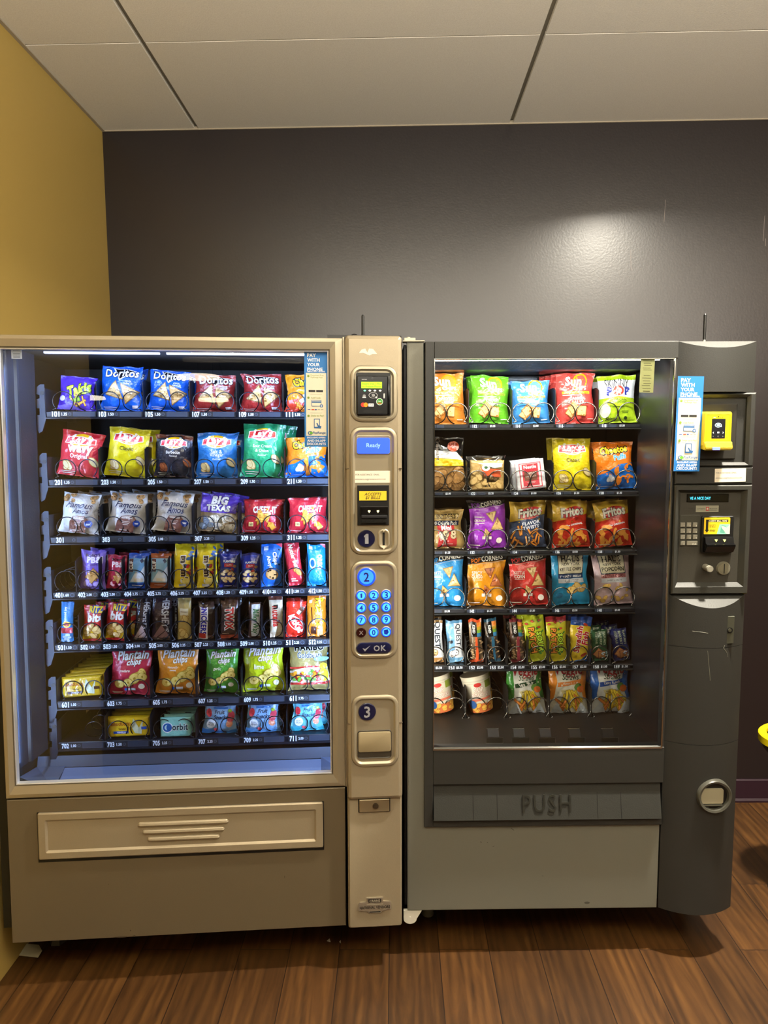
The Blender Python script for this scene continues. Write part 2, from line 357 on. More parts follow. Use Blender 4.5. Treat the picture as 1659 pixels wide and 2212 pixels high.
e = cr.color_ramp.elements.new(.5); e.color = lin('482d13'); LK(mxx.outputs[0], cr.inputs[0])
big = N_('ShaderNodeTexNoise'); big.inputs['Scale'].default_value = 3.5; LK(tc.outputs['Object'], big.inputs[0])
tint = N_('ShaderNodeMapRange'); tint.inputs[3].default_value = .72; tint.inputs[4].default_value = 1.18; LK(br.outputs[0], tint.inputs[0])
t2 = N_('ShaderNodeMapRange'); t2.inputs[1].default_value = .3; t2.inputs[2].default_value = .7; t2.inputs[3].default_value = .8; t2.inputs[4].default_value = 1.12; LK(big.outputs[0], t2.inputs[0])
mu = N_('ShaderNodeMath'); mu.operation = 'MULTIPLY'; LK(tint.outputs[0], mu.inputs[0]); LK(t2.outputs[0], mu.inputs[1])
s2 = N_('ShaderNodeVectorMath'); s2.operation = 'SCALE'; LK(cr.outputs[0], s2.inputs[0]); LK(mu.outputs[0], s2.inputs[3])
mm = N_('ShaderNodeMix'); mm.data_type = 'RGBA'; LK(br.outputs['Fac'], mm.inputs[0]); LK(s2.outputs[0], mm.inputs[6]); mm.inputs[7].default_value = lin('170d06'); LK(mm.outputs[2], b.inputs[0])
b.inputs['Roughness'].default_value = .42; bp = N_('ShaderNodeBump'); bp.inputs['Strength'].default_value = .2; bp.inputs['Distance'].default_value = .002; LK(mxx.outputs[0], bp.inputs['Height']); LK(bp.outputs[0], b.inputs['Normal'])
def struct(name, b_, m_, **k):
    o = ob(name, b_, m_, **k); o['kind'] = 'structure'; return o
def sbox(name, x0, x1, y0, y1, z0, z1, m_):
    b_ = bmesh.new(); bx(b_, x0, x1, y0, y1, z0, z1); return struct(name, b_, m_)
sbox('floor', XF, XR, YB, YW, -.1, 0, MF)
sbox('wall_back', XF, XR, YW, YW+.12, 0, H+.2, MAUVE)
sbox('wall_left', XL-.2, XL, YS, YW, 0, H+.2, OCHRE)
sbox('wall_right', XR, XR+.12, YB, YW, 0, H+.2, BEIGE)
sbox('wall_far_left', XF-.12, XF, YB, YW, 0, H+.2, BEIGE)
sbox('wall_front', XF, XR, YB-.12, YB, 0, H+.2, BEIGE)
bm = bmesh.new()     # suspended ceiling: one mesh of tiles with the grooves between them
bx(bm, XF, XR, YB, YW, H+.014, H+.05, 1)
i = int((XF-GX)//TW)-1
while GX+i*TW < XR:
    j = 0
    while YW-.004-j*TD > YB:
        x0, x1 = max(XF, GX+i*TW+.0085), min(XR, GX+(i+1)*TW-.0085); y1 = YW-.006-j*TD-(.003 if j else 0); y0 = max(YB, YW-.006-(j+1)*TD+.003)
        if i < 0 and j < 5: x0 = max(x0, XL+.012)
        if x1-x0 > .02 and y1-y0 > .02:
            hit = None
            for (lx, ly, _) in DOWNLIGHTS:
                if x0 < lx < x1 and y0 < ly < y1: hit = (lx, ly)
            bx(bm, x0, x1, y0, y1, H, H+.013, 0)
        j += 1
    i += 1
struct('ceiling', bm, [MC, mat('8f8878', .7)])
sbox('trim_1', XL, XR, YW-.006, YW, H-.004, H+.01, mat('a79c88', .6))
sbox('trim_2', XL, XL+.012, YS, YW-.006, H-.004, H+.01, mat('a79c88', .6))
bm = bmesh.new(); prism(bm, [(0, 0), (.018, 0), (.0185, .008), (.011, .016), (.009, .095), (.004, .1), (0, .1)], 0, 1)
bmesh.ops.transform(bm, matrix=Matrix(((0, XR-XL, 0, XL), (-1, 0, 0, YW), (0, 0, 1, 0), (0, 0, 0, 1))), verts=bm.verts)
struct('baseboard_back', bm, mat('2c1824', .35))
bm = bmesh.new()
for x, z0, z1, d in ((1.105, 2.47, 2.56, .004), (.975, 2.28, 2.36, -.003), (1.51, 2.39, 2.49, .003), (1.52, 2.37, 2.40, 0)):
    prism(bm, [(x, z0), (x+.0012, z0), (x+.0012+d, z1), (x+d, z1)], YW-.0006, YW-.0001)
tag(struct('trim_3', bm, mat('8f8480', .6)), 'thin pale scratches in the dark wall paint')
# lamps in the ceiling
for k, (lx, ly, pw) in enumerate(DOWNLIGHTS):
    r = bpy.data.objects.new('recessed_downlight', None); COL.objects.link(r); r.location = (lx, ly, H)
    tag(r, 'round recessed ceiling downlight, number %s of the warm lamps, the rear ones added as fill' % ('one two three four five six seven eight'.split()[k]), 'ceiling light', 'recessed downlights of the room')
    bm = bmesh.new(); P = [(.085, -.001), (.085, -.006), (.07, -.007), (.066, -.002)]
    for i in range(28):
        a, c = 2*math.pi*i/28, 2*math.pi*(i+1)/28
        for p, q in zip(P, P[1:]): bm.faces.new([bm.verts.new((math.cos(t)*s[0], math.sin(t)*s[0], s[1])) for t, s in ((a, p), (c, p), (c, q), (a, q))])
    bmesh.ops.remove_doubles(bm, verts=bm.verts, dist=1e-5); ob('trim_ring', bm, mat('d8d2c4', .4), r)
    bm = bmesh.new(); cyl(bm, (0, 0, -.0025), .066, .001, 'z', 28); ob('diffuser', bm, mat('ffe9c8', .5, emit=14), r)
    a = area('downlight_lamp', (0, 0, -.012), .12, pw, WARM, (0, 0, 0), parent=r, shape='DISK')
    a.data.spread = R(150)
# added unseen linear lamp, throws fill light up and forward on the ceiling
r = bpy.data.objects.new('added_fill_lamp', None); COL.objects.link(r); r.location = (1.0, -.2, 2.2)
tag(r, 'long slim unseen uplighter over the viewer, added as ceiling fill', 'added fill lamp')
bm = bmesh.new(); loft(bm, [(-1.8, -.03, 1.8, .0, -.05, .01), (-1.8, -.045, 1.8, -.02, .05, .01)], True, True); ob('housing', bm, mat('c9c6bd', .4), r)
for x in (-1.5, 0, 1.5):
    bm = bmesh.new(); cyl(bm, (x, 0, -.01), .002, H-2.2+.01, 'z', 6); ob('cord', bm, mat('8a8a86', .4), r)
area('added_uplight', (0, .03, .012), 3.5, FILLW, WARM, (R(180-17), 0, 0), .06, parent=r)
# ---------------------------------------------------------------- shared machine pieces
TAN = mat('9a8d75', .42, .35, .06, 300, name='tan_enamel', var=.04); TAN_SHADE = mat('685c47', .5, .25, .06, 300, name='tan_enamel_shaded', var=.04); ALU = mat('a59a83', .36, .5, name='anodised_frame')  # lower panel copy darker: weaker light low down put into its colour
BLK = mat('0b0b0b', .45); BLKG = mat('0a0a0b', .18); GREYP = mat('6f6e63', .5, .15, .06, 250, name='grey_enamel', var=.03); CHAR = mat('282825', .55, 0, .12, 500, name='charcoal_plastic', var=.06); SILV = mat('373734', .5, .2, .1, 400, name='silver_plastic')
RAIL = mat('10131d', .35, .2); RAILB = mat('20211f', .4, .1); LINER = mat('2c303d', .5, .1, .1, 200); DARKL = mat('17171a', .5); BRKT = mat('282d3a', .45, .2); COILA = mat('3c3f48', .2, .95); COILB = mat('8d8a82', .22, 1)
CHROME = mat('c9c9c4', .15, 1); WIRE = mat('161616', .3)
def part(o, label): o['label'] = label; return o
def empty(name, M):
    o = bpy.data.objects.new(name, None); COL.objects.link(o); o.matrix_world = M; return o
def sub(name, src, parent, loc, rz=0):
    o = bpy.data.objects.new(name, src.data); COL.objects.link(o); o.parent = parent; o.location = loc; o.scale = (1, 1, 1); return o
def coilmesh(name, r, wire, turns, pitch, hand, m_):
    bm = bmesh.new(); pts = []; n = 26
    for k in range(int(turns*n)+1):
        a = -math.pi/2+R(38)+2*math.pi*k/n
        ph = (k % n)/n; fr_ = (k % n)/n; dd = pitch*(k//n+(.3*fr_/.75 if fr_ < .75 else .3+.7*(fr_-.75)/.25))
        pts.append((hand*math.cos(a)*r, dd, math.sin(a)*r+r))
    pts.insert(0, (pts[0][0]+hand*.012, -.002, .0015))
    tube(bm, pts, wire, 6)
    me = bpy.data.meshes.new(name); bm.to_mesh(me); bm.free(); me.materials.append(m_)
    for p in me.polygons: p.use_smooth = True
    return me
PLACED = []
def tray(root, M, d, ytop, ybot, xl, u_right, xref, depth, rail, slots, div_h, coil_r, coil_px, meshes, brk, num_off, labels, dep0=0, c0=None, pitch=None, skip=()):
    """one shelf: rail + floor, side plate, dividers, wire coils and the number plates"""
    zt = pix(M, xref, ytop, d)[1]; zb = pix(M, xref, ybot, d)[1]; ul = pix(M, xl, (ytop+ybot)/2, d)[0]
    bm = bmesh.new()
    prof = [(0, zb), (.012, zb), (.012, zt-.004), (depth, zt-.004), (depth, zt), (.004, zt), (.001, zt-.003), (.003, zb+.006), (-.004, zb+.003), (-.004, zb)]
    A = [bm.verts.new((ul, d+p[0], p[1])) for p in prof]; B = [bm.verts.new((u_right, d+p[0], p[1])) for p in prof]; n = len(prof)
    for i in range(n): bm.faces.new((A[i], B[i], B[(i+1) % n], A[(i+1) % n]))
    bm.faces.new(A[::-1]); bm.faces.new(B); bmesh.ops.recalc_face_normals(bm, faces=bm.faces[:])
    t = ob('tray', bm, rail, root)
    cols = [c0+pitch*k for k in range(slots)]
    us = [pix(M, c, ytop-18, d)[0] for c in cols]; pu = (us[-1]-us[0])/(slots-1)
    wire = .0017
    for k, u in enumerate(us):
        if slots > 8 or coil_px == 0: offs = [0]
        else: offs = [-coil_px, coil_px]
        for o_ in offs:
            if (k, 0 if o_ <= 0 else 1) in skip: continue
            me = meshes[0 if o_ <= 0 else 1]
            c = bpy.data.objects.new('wire_coil', me); COL.objects.link(c); c.parent = t; c.location = (u+o_, d+.003, zt+wire+.0005)
    for k in range(slots-1):
        u = (us[k]+us[k+1])/2
        if (k, 'div') in skip: continue
        bm = bmesh.new(); prof = [(.002, zt), (depth-.02, zt), (depth-.02, zt+div_h*.9), (.03, zt+div_h), (.002, zt+div_h*.92)]
        A = [bm.verts.new((u-.0012, d+p[0], p[1])) for p in prof]; B = [bm.verts.new((u+.0012, d+p[0], p[1])) for p in prof]
        bm.faces.new(A); bm.faces.new(B[::-1])
        for i in range(5): bm.faces.new((A[i], B[i], B[(i+1) % 5], A[(i+1) % 5]))
        ob('divider', bm, meshes[2], t)
    if brk:
        bm = bmesh.new(); w = brk[0]; x1 = ul; x0 = ul-w
        prism(bm, [(x1, zb), (x0+w*.55, zb-.038), (x0+w*.15, zb-.044), (x0, zb-.035), (x0, zt-.012), (x0+w*.3, zt-.012), (x0+w*.3, zt+.008), (x0, zt+.008), (x0, zt+.035), (x0+w*.35, zt+.038), (x0+w*.35, zt+.048), (x0, zt+.05), (x0+w*.1, zt+brk[1]), (x0+w*.45, zt+brk[1]+.008), (x1-.002, zt+brk[1]+.008), (x1-.002, zt)], d-.003, d)
        bx(bm, x1-.003, x1-.001, d, d+depth*.8, zb, zt+brk[1]*.95)
        cyl(bm, (x0+w*.65, d-.0045, zt+brk[1]-.018), .006, .002, 'y', 14, mi=1)
        part(ob('side_bracket', bm, [BRKT, BLK], t), 'pale blue grey steel end bracket')
    # number plates
    hgt = zt-zb-.008
    for k, (num, price) in enumerate(labels):
        u0 = us[k]-pu/2+.004; wd = pu-.008
        art = []
        for q in num_off[4]:
            art += E(q-.5, .5, num_off[5], num_off[5], '5b6476')+E(q-.5, .5, num_off[5]*.8, num_off[5]*.8, '20242e')
        for (q0, q1) in num_off[6]: art += Q(q0-.5, .05, q1-.5, .95, '3c465c')+Q(q0+.008-.5, .12, q1-.008-.5, .92, '2b3344')
        if num: art += T(num, -.5+num_off[0], .5, num_off[1], 'e8f2ff', b=.07, hs=1.45)
        if price: art += T(price, -.5+num_off[2], .5, num_off[3], 'e8f2ff', b=.05, hs=1.2)
        sheet('price_plate', art, wd, hgt, t, (u0+wd/2, d+.0005, zb+.0065), th=.001, base='14161c')
    return t, us, zt, pu
# ---------------------------------------------------------------- tan machine on the left
A = empty('vending_machine', MA)
tag(A, 'tan glass-front snack vending machine with lit blue keypad, left of the grey one', 'vending machine')
gl, gr, prt, cl, cr_ = .0301, .932, .973, .9771, 1.142
zp, zgb, zgt, zft, zct = .434, .4759, 1.7121, 1.7483, 1.7544
DA = .60
bm = bmesh.new()       # carcass: open-fronted shell
t_ = .006
bx(bm, .003, .003+t_, .05, DA, .02, zct-.004); bx(bm, cr_-.006, cr_+.001, .012, DA, .01, zct+.004)
bx(bm, .003, cr_, DA-t_, DA, .02, zct-.004)
bx(bm, .003, cr_, .05, DA, 0.02, .04)
bx(bm, .93, cr_, .012, DA, zct-.008, zct+.005); bx(bm, .003, .93, .03, DA, zft-.002, zft+.003)
bx(bm, .946, .952, .05, DA, .04, zct-.02)
bx(bm, -.034, .002, .03, .24, .03, zct-.05)
part(ob('carcass', bm, BLK, A), 'black steel carcass')
# lower panel
L('lower_panel', [(0.001, 0.001, prt-.001, zp-.004, .04), (0.001, 0.001, prt-.001, zp-.004, .002), (.0025, .0025, prt-.0025, zp-.006, 0)], TAN_SHADE, A, cap0=True)
# delivery flap, recess, ribs
r = RP(MA, 79, 1738, 701, 1856); rz0 = pix(MA, 400, 1852)[1]; rz1 = pix(MA, 400, 1745)[1]
r = (pix(MA, 81, 1800)[0], pix(MA, 400, 1849)[1], pix(MA, 700, 1790)[0], pix(MA, 400, 1742)[1])
L('flap_gap', [(r[0], r[1], r[2], r[3], -.0005)], BLK, A)
fr = (r[0]+.004, r[1]+.011, r[2]-.003, r[3]-.001)
bm = bmesh.new(); loft(bm, [(*fr, -.0004, .004), (*fr, -.006, .004), ins(fr, .003, -.008, .004), ins(fr, .020, -.008, .024), ins(fr, .026, -.0035, .024), ins(fr, .032, -.0035, .022)], n=6)
bmesh.ops.recalc_face_normals(bm, faces=bm.faces[:]); fl = ob('delivery_flap', bm, TAN, A, smooth=30)
zc = (fr[1]+fr[3])/2; uc = (fr[0]+fr[2])/2+.002
for k, (w_, dz) in enumerate(((.130, .0225), (.118, 0), (.104, -.0225))):
    bm = bmesh.new(); n = 24
    for i in range(2): pass
    loops = []
    for a in range(0, 91, 15): loops.append((uc-w_+.0075*(1-math.cos(R(a))), zc+dz-.0075*math.cos(R(a)), uc+w_-.0075*(1-math.cos(R(a))), zc+dz+.0075*math.cos(R(a)), -.0035-.006*math.sin(R(a)), .0074*math.cos(R(a))+.0001))
    loft(bm, loops); bmesh.ops.recalc_face_normals(bm, faces=bm.faces[:]); ob('raised_rib', bm, TAN, fl, smooth=True)
# glazing frame with mitred corners
bm = bmesh.new(); O = (0.0, zp+.0015, prt, zft)
lp = [(*O, .03), (*O, .001), (O[0]+.0015, O[1]+.0015, O[2]-.0015, O[3]-.0015, -.001), (.012, zp+.014, .952, zft-.011, -.004), (gl-.005, zgb-.005, gr+.005, zgt+.005, .0005), (gl, zgb, gr, zgt, .012), (gl, zgb, gr, zgt, .018)]
loft(bm, lp, cap1=False); bmesh.ops.recalc_face_normals(bm, faces=bm.faces[:]); ob('glazing_frame', bm, ALU, A)
L('bright_bead', [(gl-.0005, zgb-.0005, gr+.0005, zgt+.0005, -.0002), (gl+.0025, zgb+.0025, gr-.0025, zgt-.0025, .001), (gl+.0025, zgb+.0025, gr-.0025, zgt-.0025, .018)], mat('d9dde6', .3, .6), A, cap1=False)
bm = bmesh.new(); bx(bm, gl, gr, .0185, .0215, zgb, zgt); ob('window_glass', bm, GLASS, A)
L('column_joint', [(prt+.0005, zp, cl, zct-.003, .02), (prt+.0005, zp, cl, zct-.003, -.002)], ALU, A)
# inner liner seen through the glass
bm = bmesh.new()
def quadz(bm, pts, mi=0): bm.faces.new([bm.verts.new(p) for p in pts]).material_index = mi
zl0, zl1 = zgb-.02, zgt+.01
prof = [(.018, .024), (.026, .10), (.034, .103), (.036, .11), (.0455, .19), (.047, .2), (.014, .2), (.014, .56)]
for (a, b_) in zip(prof, prof[1:]): quadz(bm, [(a[0], a[1], zl0+.045), (b_[0], b_[1], zl0+.045), (b_[0], b_[1], zl1), (a[0], a[1], zl1)], 1 if b_[1]-a[1] < .004 or a[1] > .195 else 0)
part(ob('liner_left', bm, [LINER, DARKL], A), 'blue grey inner side liner')
bm = bmesh.new(); prof = [(.944, .024), (.940, .1), (.936, .2), (.944, .21), (.944, .56)]
for (a, b_) in zip(prof, prof[1:]): quadz(bm, [(a[0], a[1], zl0), (b_[0], b_[1], zl0), (b_[0], b_[1], zl1), (a[0], a[1], zl1)], 0 if a[1] < .19 else 1)
part(ob('liner_right', bm, [LINER, DARKL], A), 'blue grey inner side liner')
bm = bmesh.new(); quadz(bm, [(.014, .56, zl0), (.944, .56, zl0), (.944, .56, zl1), (.014, .56, zl1)]); quadz(bm, [(.014, .024, zl1), (.944, .024, zl1), (.944, .56, zl1), (.014, .56, zl1)])
part(ob('liner_back', bm, mat('2a2621', .6), A), 'dark back and top of the compartment')
bm = bmesh.new()        # chute below the trays
z1_ = pix(MA, 400, 1630, .2)[1]; z2_ = pix(MA, 400, 1648, .19)[1]; z3_ = pix(MA, 400, 1678, .14)[1]
quadz(bm, [(.014, .20, z1_+.01), (.944, .20, z1_+.01), (.944, .19, z2_), (.014, .19, z2_)], 1)
quadz(bm, [(.10, .185, z2_), (.90, .185, z2_), (.90, .12, z3_), (.10, .12, z3_)], 0)
quadz(bm, [(.014, .19, z2_+.004), (.10, .19, z2_+.004), (.10, .10, z3_-.012), (.014, .06, zgb-.004)], 1)
quadz(bm, [(.90, .19, z2_+.004), (.944, .19, z2_+.004), (.944, .06, zgb-.004), (.90, .10, z3_-.012)], 0)
quadz(bm, [(.10, .19, z2_), (.10, .12, z3_), (.10, .05, z3_-.01), (.10, .05, z2_-.03)], 2)
quadz(bm, [(.014, .10, z3_-.012), (.944, .10, z3_-.012), (.944, .024, zgb-.006), (.014, .024, zgb-.006)], 2)
quadz(bm, [(.014, .56, z1_+.01), (.944, .56, z1_+.01), (.944, .20, z1_+.01), (.014, .20, z1_+.01)], 2)
part(ob('delivery_chute', bm, [mat('5f6880', .5, .1, .1, 200), mat('454b5a', .5, .1), BLK], A), 'blue grey sloping chute under the trays')  # paler than the liner: strip light on the chute put into its colour
box('chute_lip', .10, .90, .098, .104, z3_-.016, z3_-.009, mat('3a4050', .3, .3), A)
BLUE = (.42, .60, 1.0)
for nm, x0, x1, ang in (('light_strip', .006, .0155, 1), ('light_strip', .9455, .953, -1)):
    bm = bmesh.new(); bx(bm, x0, x1, .03, .045, zgb+.03, zgt-.03); s_ = ob(nm, bm, mat('c8d6ff', .5, emit=4), A)
L1 = [area('strip_lamp', (.02, .05, (zgb+zgt)/2), .014, 8.2, BLUE, (R(90), 0, R(-52)), 1.15, parent=A), area('strip_lamp', (.940, .05, (zgb+zgt)/2), .014, 9.8, BLUE, (R(90), 0, R(52)), 1.15, parent=A)]
bm = bmesh.new(); bx(bm, .13, .45, .05, .062, zgt-.006, zgt-.001); bx(bm, .47, .93, .05, .062, zgt-.006, zgt-.001); ob('light_strip', bm, mat('c8d6ff', .5, emit=2.5), A)
area('strip_lamp', (.5, .058, zgt-.009), .85, 3.2, BLUE, (R(38), 0, 0), .014, parent=A)
# ---- trays
dT = .20
rc = 20.8/F*2.2; CM = [coilmesh('coil', rc, .0016, 4.6, .062, -1, COILA), coilmesh('coil', rc, .0016, 4.6, .062, 1, COILA), mat('16181e', .3, .2)]
rs = 22.4/F*2.2; CS = [coilmesh('coil', rs, .0016, 6.6, .045, -1, COILA)]*2+[mat('16181e', .3, .2)]
NOw = (.11, .165, .30, .12, (.42,), .035, ((.50, .97),)); NOs = (.2, .36, .56, .26, (.85,), .10, ())
ROWS_A = [
 (888.6, 905, 100, 157.5, 100.8, .098, [('101', '1.35'), ('103', '1.50'), ('105', '1.50'), ('107', '1.50'), ('109', '1.50'), ('111', '1.50')], NOw, CM, ()),
 (1034, 1051, 105, 163, 100.2, .10, [('201', '1.35'), ('203', '1.50'), ('205', '1.50'), ('207', '1.50'), ('209', '1.50'), ('211', '1.50')], NOw, CM, ()),
 (1157, 1174, 109, 166, 99.6, .10, [('301', ''), ('303', ''), ('305', '2.00'), ('307', '2.25'), ('309', '1.25'), ('311', '1.25')], NOw, CM, ()),
 (1275, 1291, 114, 139, 49.8, .105, [('401', '1.60'), ('402', '2.00'), ('403', '2.00'), ('404', '2.75'), ('405', '2.75'), ('406', '2.25'), ('407', '2.25'), ('408', '1.50'), ('409', '1.50'), ('410', '1.25'), ('411', '1.50'), ('412', '1.50')], NOs, CS, ()),
 (1387, 1403, 118, 145, 49.3, .10, [('501', '1.50'), ('502', '1.50'), ('503', '1.50'), ('504', '2.00'), ('505', '2.00'), ('506', '2.25'), ('507', '2.25'), ('508', '2.25'), ('509', '2.00'), ('510', '1.25'), ('511', '2.25'), ('512', '2.25')], NOs, CS, ()),
 (1508, 1526, 124, 177, 98.2, .095, [('601', '1.00'), ('603', '1.75'), ('605', '1.75'), ('607', '1.25'), ('609', '1.75'), ('611', '2.75')], NOw, CM, ()),
 (1596, 1614, 126, 177, 98.2, .085, [('702', '1.00'), ('703', '1.50'), ('705', '2.25'), ('707', '2.25'), ('709', '2.25'), ('711', '2.00')], NOw, CM, ((0, 0),)),
]
TA = []
for (yt, yb, xl, c0, p_, dh, lab, no, me, sk) in ROWS_A:
    TA.append(tray(A, MA, dT, yt, yb, xl, .932, 400, .34, RAIL, len(lab), dh, rc, (24/F*2.2 if len(lab) < 8 else 0), me, (.026, .072), no, lab, c0=c0, pitch=p_, skip=sk))
bm = bmesh.new()      # grime and scuffs low on the front
for px_, py_, rx, rz in ((262, 2024, .024, .0022), (290, 2022, .006, .003), (282, 2010, .002, .003), (615, 1894, .0012, .005), (235, 1910, .0008, .002)):
    u_, z_ = pix(MA, px_, py_, 0); rn_ = random.Random(px_); prism(bm, [(u_+math.cos(t*.7)*rx*rn_.uniform(.6, 1), z_+math.sin(t*.7)*rz*rn_.uniform(.6, 1)) for t in range(9)], -.0003, -.00005)
part(ob('scuff_mark', bm, mat('3a2f20', .7), A), 'dark scuffs low on the front')
# ---- payment column
c1 = (cl+.0008, .402, cr_-.001, zct-.001)
L('column_lower', [(cl+.002, .001, cr_-.002, .44, .03, .008), (cl+.002, .001, cr_-.002, .44, -.012, .008), (cl+.007, .006, cr_-.007, .43, -.018, .006)], TAN, A, smooth=30)
bm = bmesh.new(); loft(bm, [(*c1, .03, .012), (*c1, -.018, .012), ins(c1, .004, -.026, .012), ins(c1, .012, -.031, .012)]); bmesh.ops.recalc_face_normals(bm, faces=bm.faces[:])
CF = -.031
ob('column_upper', bm, TAN, A, smooth=30)
for y_ in (1012, 1563):
    z_ = pix(MA, 805, y_, CF)[1]
    for a_, b_ in ((cl+.001, cl+.011), (cr_-.011, cr_-.001)): box('seam', a_, b_, CF-.0003, CF+.012, z_-.0006, z_+.0006, mat('55493a', .6), A)
def bezel(name, px, rad=.034, d=CF, h=.006):
    q = RP(MA, *px, d)+(rad,)
    return L(name, [ins(q, 0, d), ins(q, .0015, d), ins(q, .003, d-h*.6), ins(q, .007, d-h), ins(q, .011, d-h), ins(q, .0165, d-.0008), ins(q, .03, d-.0008)], ALU, A, smooth=35), q
B1, q1 = bezel('reader_bezel', (755, 789, 859, 913)); B2, q2 = bezel('display_bezel', (755, 921, 859, 1199)); B3, q3 = bezel('keypad_bezel', (757, 1210, 859, 1423)); B4, q4 = bezel('coin_return_bezel', (758, 1500, 862, 1656))
CB = CF-.001
# card reader
q = RP(MA, 769, 805, 844, 898, CB); L('reader_recess', [ins(q, 0, CB-.0002), ins(q, .001, CB-.0006)], BLK, A)
q = RP(MA, 771, 812, 838, 896, CB-.012)
cr = L('card_reader', [ins(q, 0, CB, .004), ins(q, 0, CB-.012, .004), ins(q, .002, CB-.014, .004)], BLKG, A, smooth=35)
part(cr, 'black card reader with a small green screen')
w_, h_ = q[2]-q[0]-.004, q[3]-q[1]-.004
art = T('NAYAX', -.27, .92, .17, 'cccccc')
art += E(0, .955, .04, .04, '3a3a3a')+E(0, .955, .022, .022, '0a0a0a')
for k, x_ in enumerate((-.26, -.09, .08, .26)): art += E(x_, .625, .045, .03, '7dffcf' if k == 0 else 'f5f5ee')
art += E(.02, .50, .15, .1, 'b9b9b9')+E(.02, .50, .135, .087, '0b0b0b')+T(')))', .02, .5, .1, 'dddddd')+Q(.10, .42, .16, .47, 'bbbbbb')
art += Q(.37, .42, .42, .55, 'bbbbbb')+Q(-.34, .43, -.22, .46, 'cccccc')+E(-.28, .49, .05, .04, '888888')
art += E(.24, .33, .115, .115, 'e6efe0')+E(.24, .33, .1, .1, '2f8a2c')+T('START', .24, .34, .13, 'ffffff')+Q(.18, .28, .30, .30, 'd93a2b')
art += E(-.32, .245, .075, .075, 'd8352a')+E(-.23, .245, .075, .075, 'ef8f1c')+Q(-.14, .2, .04, .28, 'f0f0f0')+T('VISA', -.05, .24, .14, '1c1c50', sh=.2)
art += [('p', [(-.3, .1), (-.2, .12), (.2, .12), (.3, .1), (.35, .02), (-.35, .02)], '1b1b1b')]
sheet('reader_face', art, w_, h_, cr, ((q[0]+q[2])/2, CB-.0145, q[1]+.002), th=.0004, base='0c0c0d', matf=lambda c: mat(c, .25))
qs = RP(MA, 780.5, 825, 825, 838.5, CB-.015); scr = sheet('reader_screen', T('Insert Visa / MC', 0, .72, .9, '3c6010', b=0)+T('or Present Phone', 0, .28, .9, '3c6010', b=0), qs[2]-qs[0], qs[3]-qs[1], cr, ((qs[0]+qs[2])/2, CB-.0152, qs[1]), th=.0003, base='a6f01a', basemat=mat('9bf010', .4, emit=.75), matf=flat)
part(scr, 'lit lime green text screen')
q = RP(MA, 838, 812, 842, 896, CB-.008); box('card_slot', q[0], q[2], CB-.009, CB, q[1], q[3], BLKG, cr, .001)
# display
q = RP(MA, 769, 940, 844, 983, CB)+(.007,); L('display_recess', [ins(q, 0, CB), ins(q, .002, CB-.0015), ins(q, .0035, CB-.0012)], ALU, A, smooth=True)
q = RP(MA, 771, 946, 842, 980, CB-.002)
dsp = sheet('display', T('Ready', 0, .5, .42, 'a8c8ff', b=.01), q[2]-q[0], q[3]-q[1], A, ((q[0]+q[2])/2, CB-.0035, q[1]), th=.0022, rad=.006, basemat=mat('2c50ff', .35, emit=1.15), matf=lambda c: mat('86b0ff', .4, emit=1.0))
part(dsp, 'lit blue display reading Ready')
EM = T('FOR ASSISTANCE  EMAIL', -.13, .68, .66, '3a3a38', b=.0, hs=1.1)+T('MMONCLUS@MONCLUSYS.COM', -.05, .28, .84, '3a3a38', b=.0, hs=1.05)
q = RP(MA, 765, 1017, 843, 1043, CB); sheet('notice_label', EM, q[2]-q[0], q[3]-q[1], A, ((q[0]+q[2])/2, CB-.0008, q[1]), th=.0006, base='e6ddca')
# bill acceptor
q = RP(MA, 772, 1048, 840, 1134, CB); ba = L('bill_acceptor', [ins(q, 0, CB), ins(q, 0, CB-.004), ins(q, .0015, CB-.005)], BLK, A)
part(ba, 'black bill acceptor with yellow label')
q = RP(MA, 776, 1061, 835, 1081, CB-.006); sheet('instruction_label', T('ACCEPTS', 0, .68, .62, '33250c', b=.03, sh=.2)+T('$1 BILLS', .0, .27, .55, '33250c', b=.03, sh=.2), q[2]-q[0], q[3]-q[1], ba, ((q[0]+q[2])/2, CB-.0058, q[1]), th=.0006, base='e3c42a')
q = RP(MA, 778, 1094, 838, 1112, CB-.008); bm = bmesh.new(); loft(bm, [ins(q, 0, CB-.004), ins(q, 0, CB-.012), ins(q, .001, CB-.0125)], cap0=True); bmesh.ops.recalc_face_normals(bm, faces=bm.faces[:]); ob('bill_mouth', bm, BLKG, ba)
for x_ in (797.5, 816.5):
    u_, z_ = pix(MA, x_, 1105, CB-.013); bm = bmesh.new(); s_ = .0042
    prism(bm, [(u_, z_-s_), (u_+s_*.9, z_+s_*.2), (u_+s_*.7, z_+s_*.9), (u_+s_*.2, z_+s_*.9), (u_, z_+s_*.45), (u_-s_*.2, z_+s_*.9), (u_-s_*.7, z_+s_*.9), (u_-s_*.9, z_+s_*.2)], CB-.0131, CB-.0124); ob('arrow_light', bm, mat('f4f0b8', .5, emit=.8), ba)
q = RP(MA, 781, 1113, 836, 1119, CB-.018); box('mouth_lip', q[0], q[2], CB-.018, CB-.004, q[1], q[3], mat('2a2a2c', .3), ba, .001)
q = RP(MA, 781, 1120, 836, 1130, CB-.012); bm = bmesh.new(); bx(bm, q[0], q[2], CB-.012, CB-.004, q[1], q[3])
for k in range(6): bx(bm, q[0]+(q[2]-q[0])*(k+.15)/6, q[0]+(q[2]-q[0])*(k+.75)/6, CB-.0145, CB-.012, q[1]+.003, q[1]+.006)
ob('bill_guide', bm, BLK, ba)
NAVY = mat('101436', .15, coat=.6); KEYB = mat('1848f0', .3, emit=.75, coat=.4)
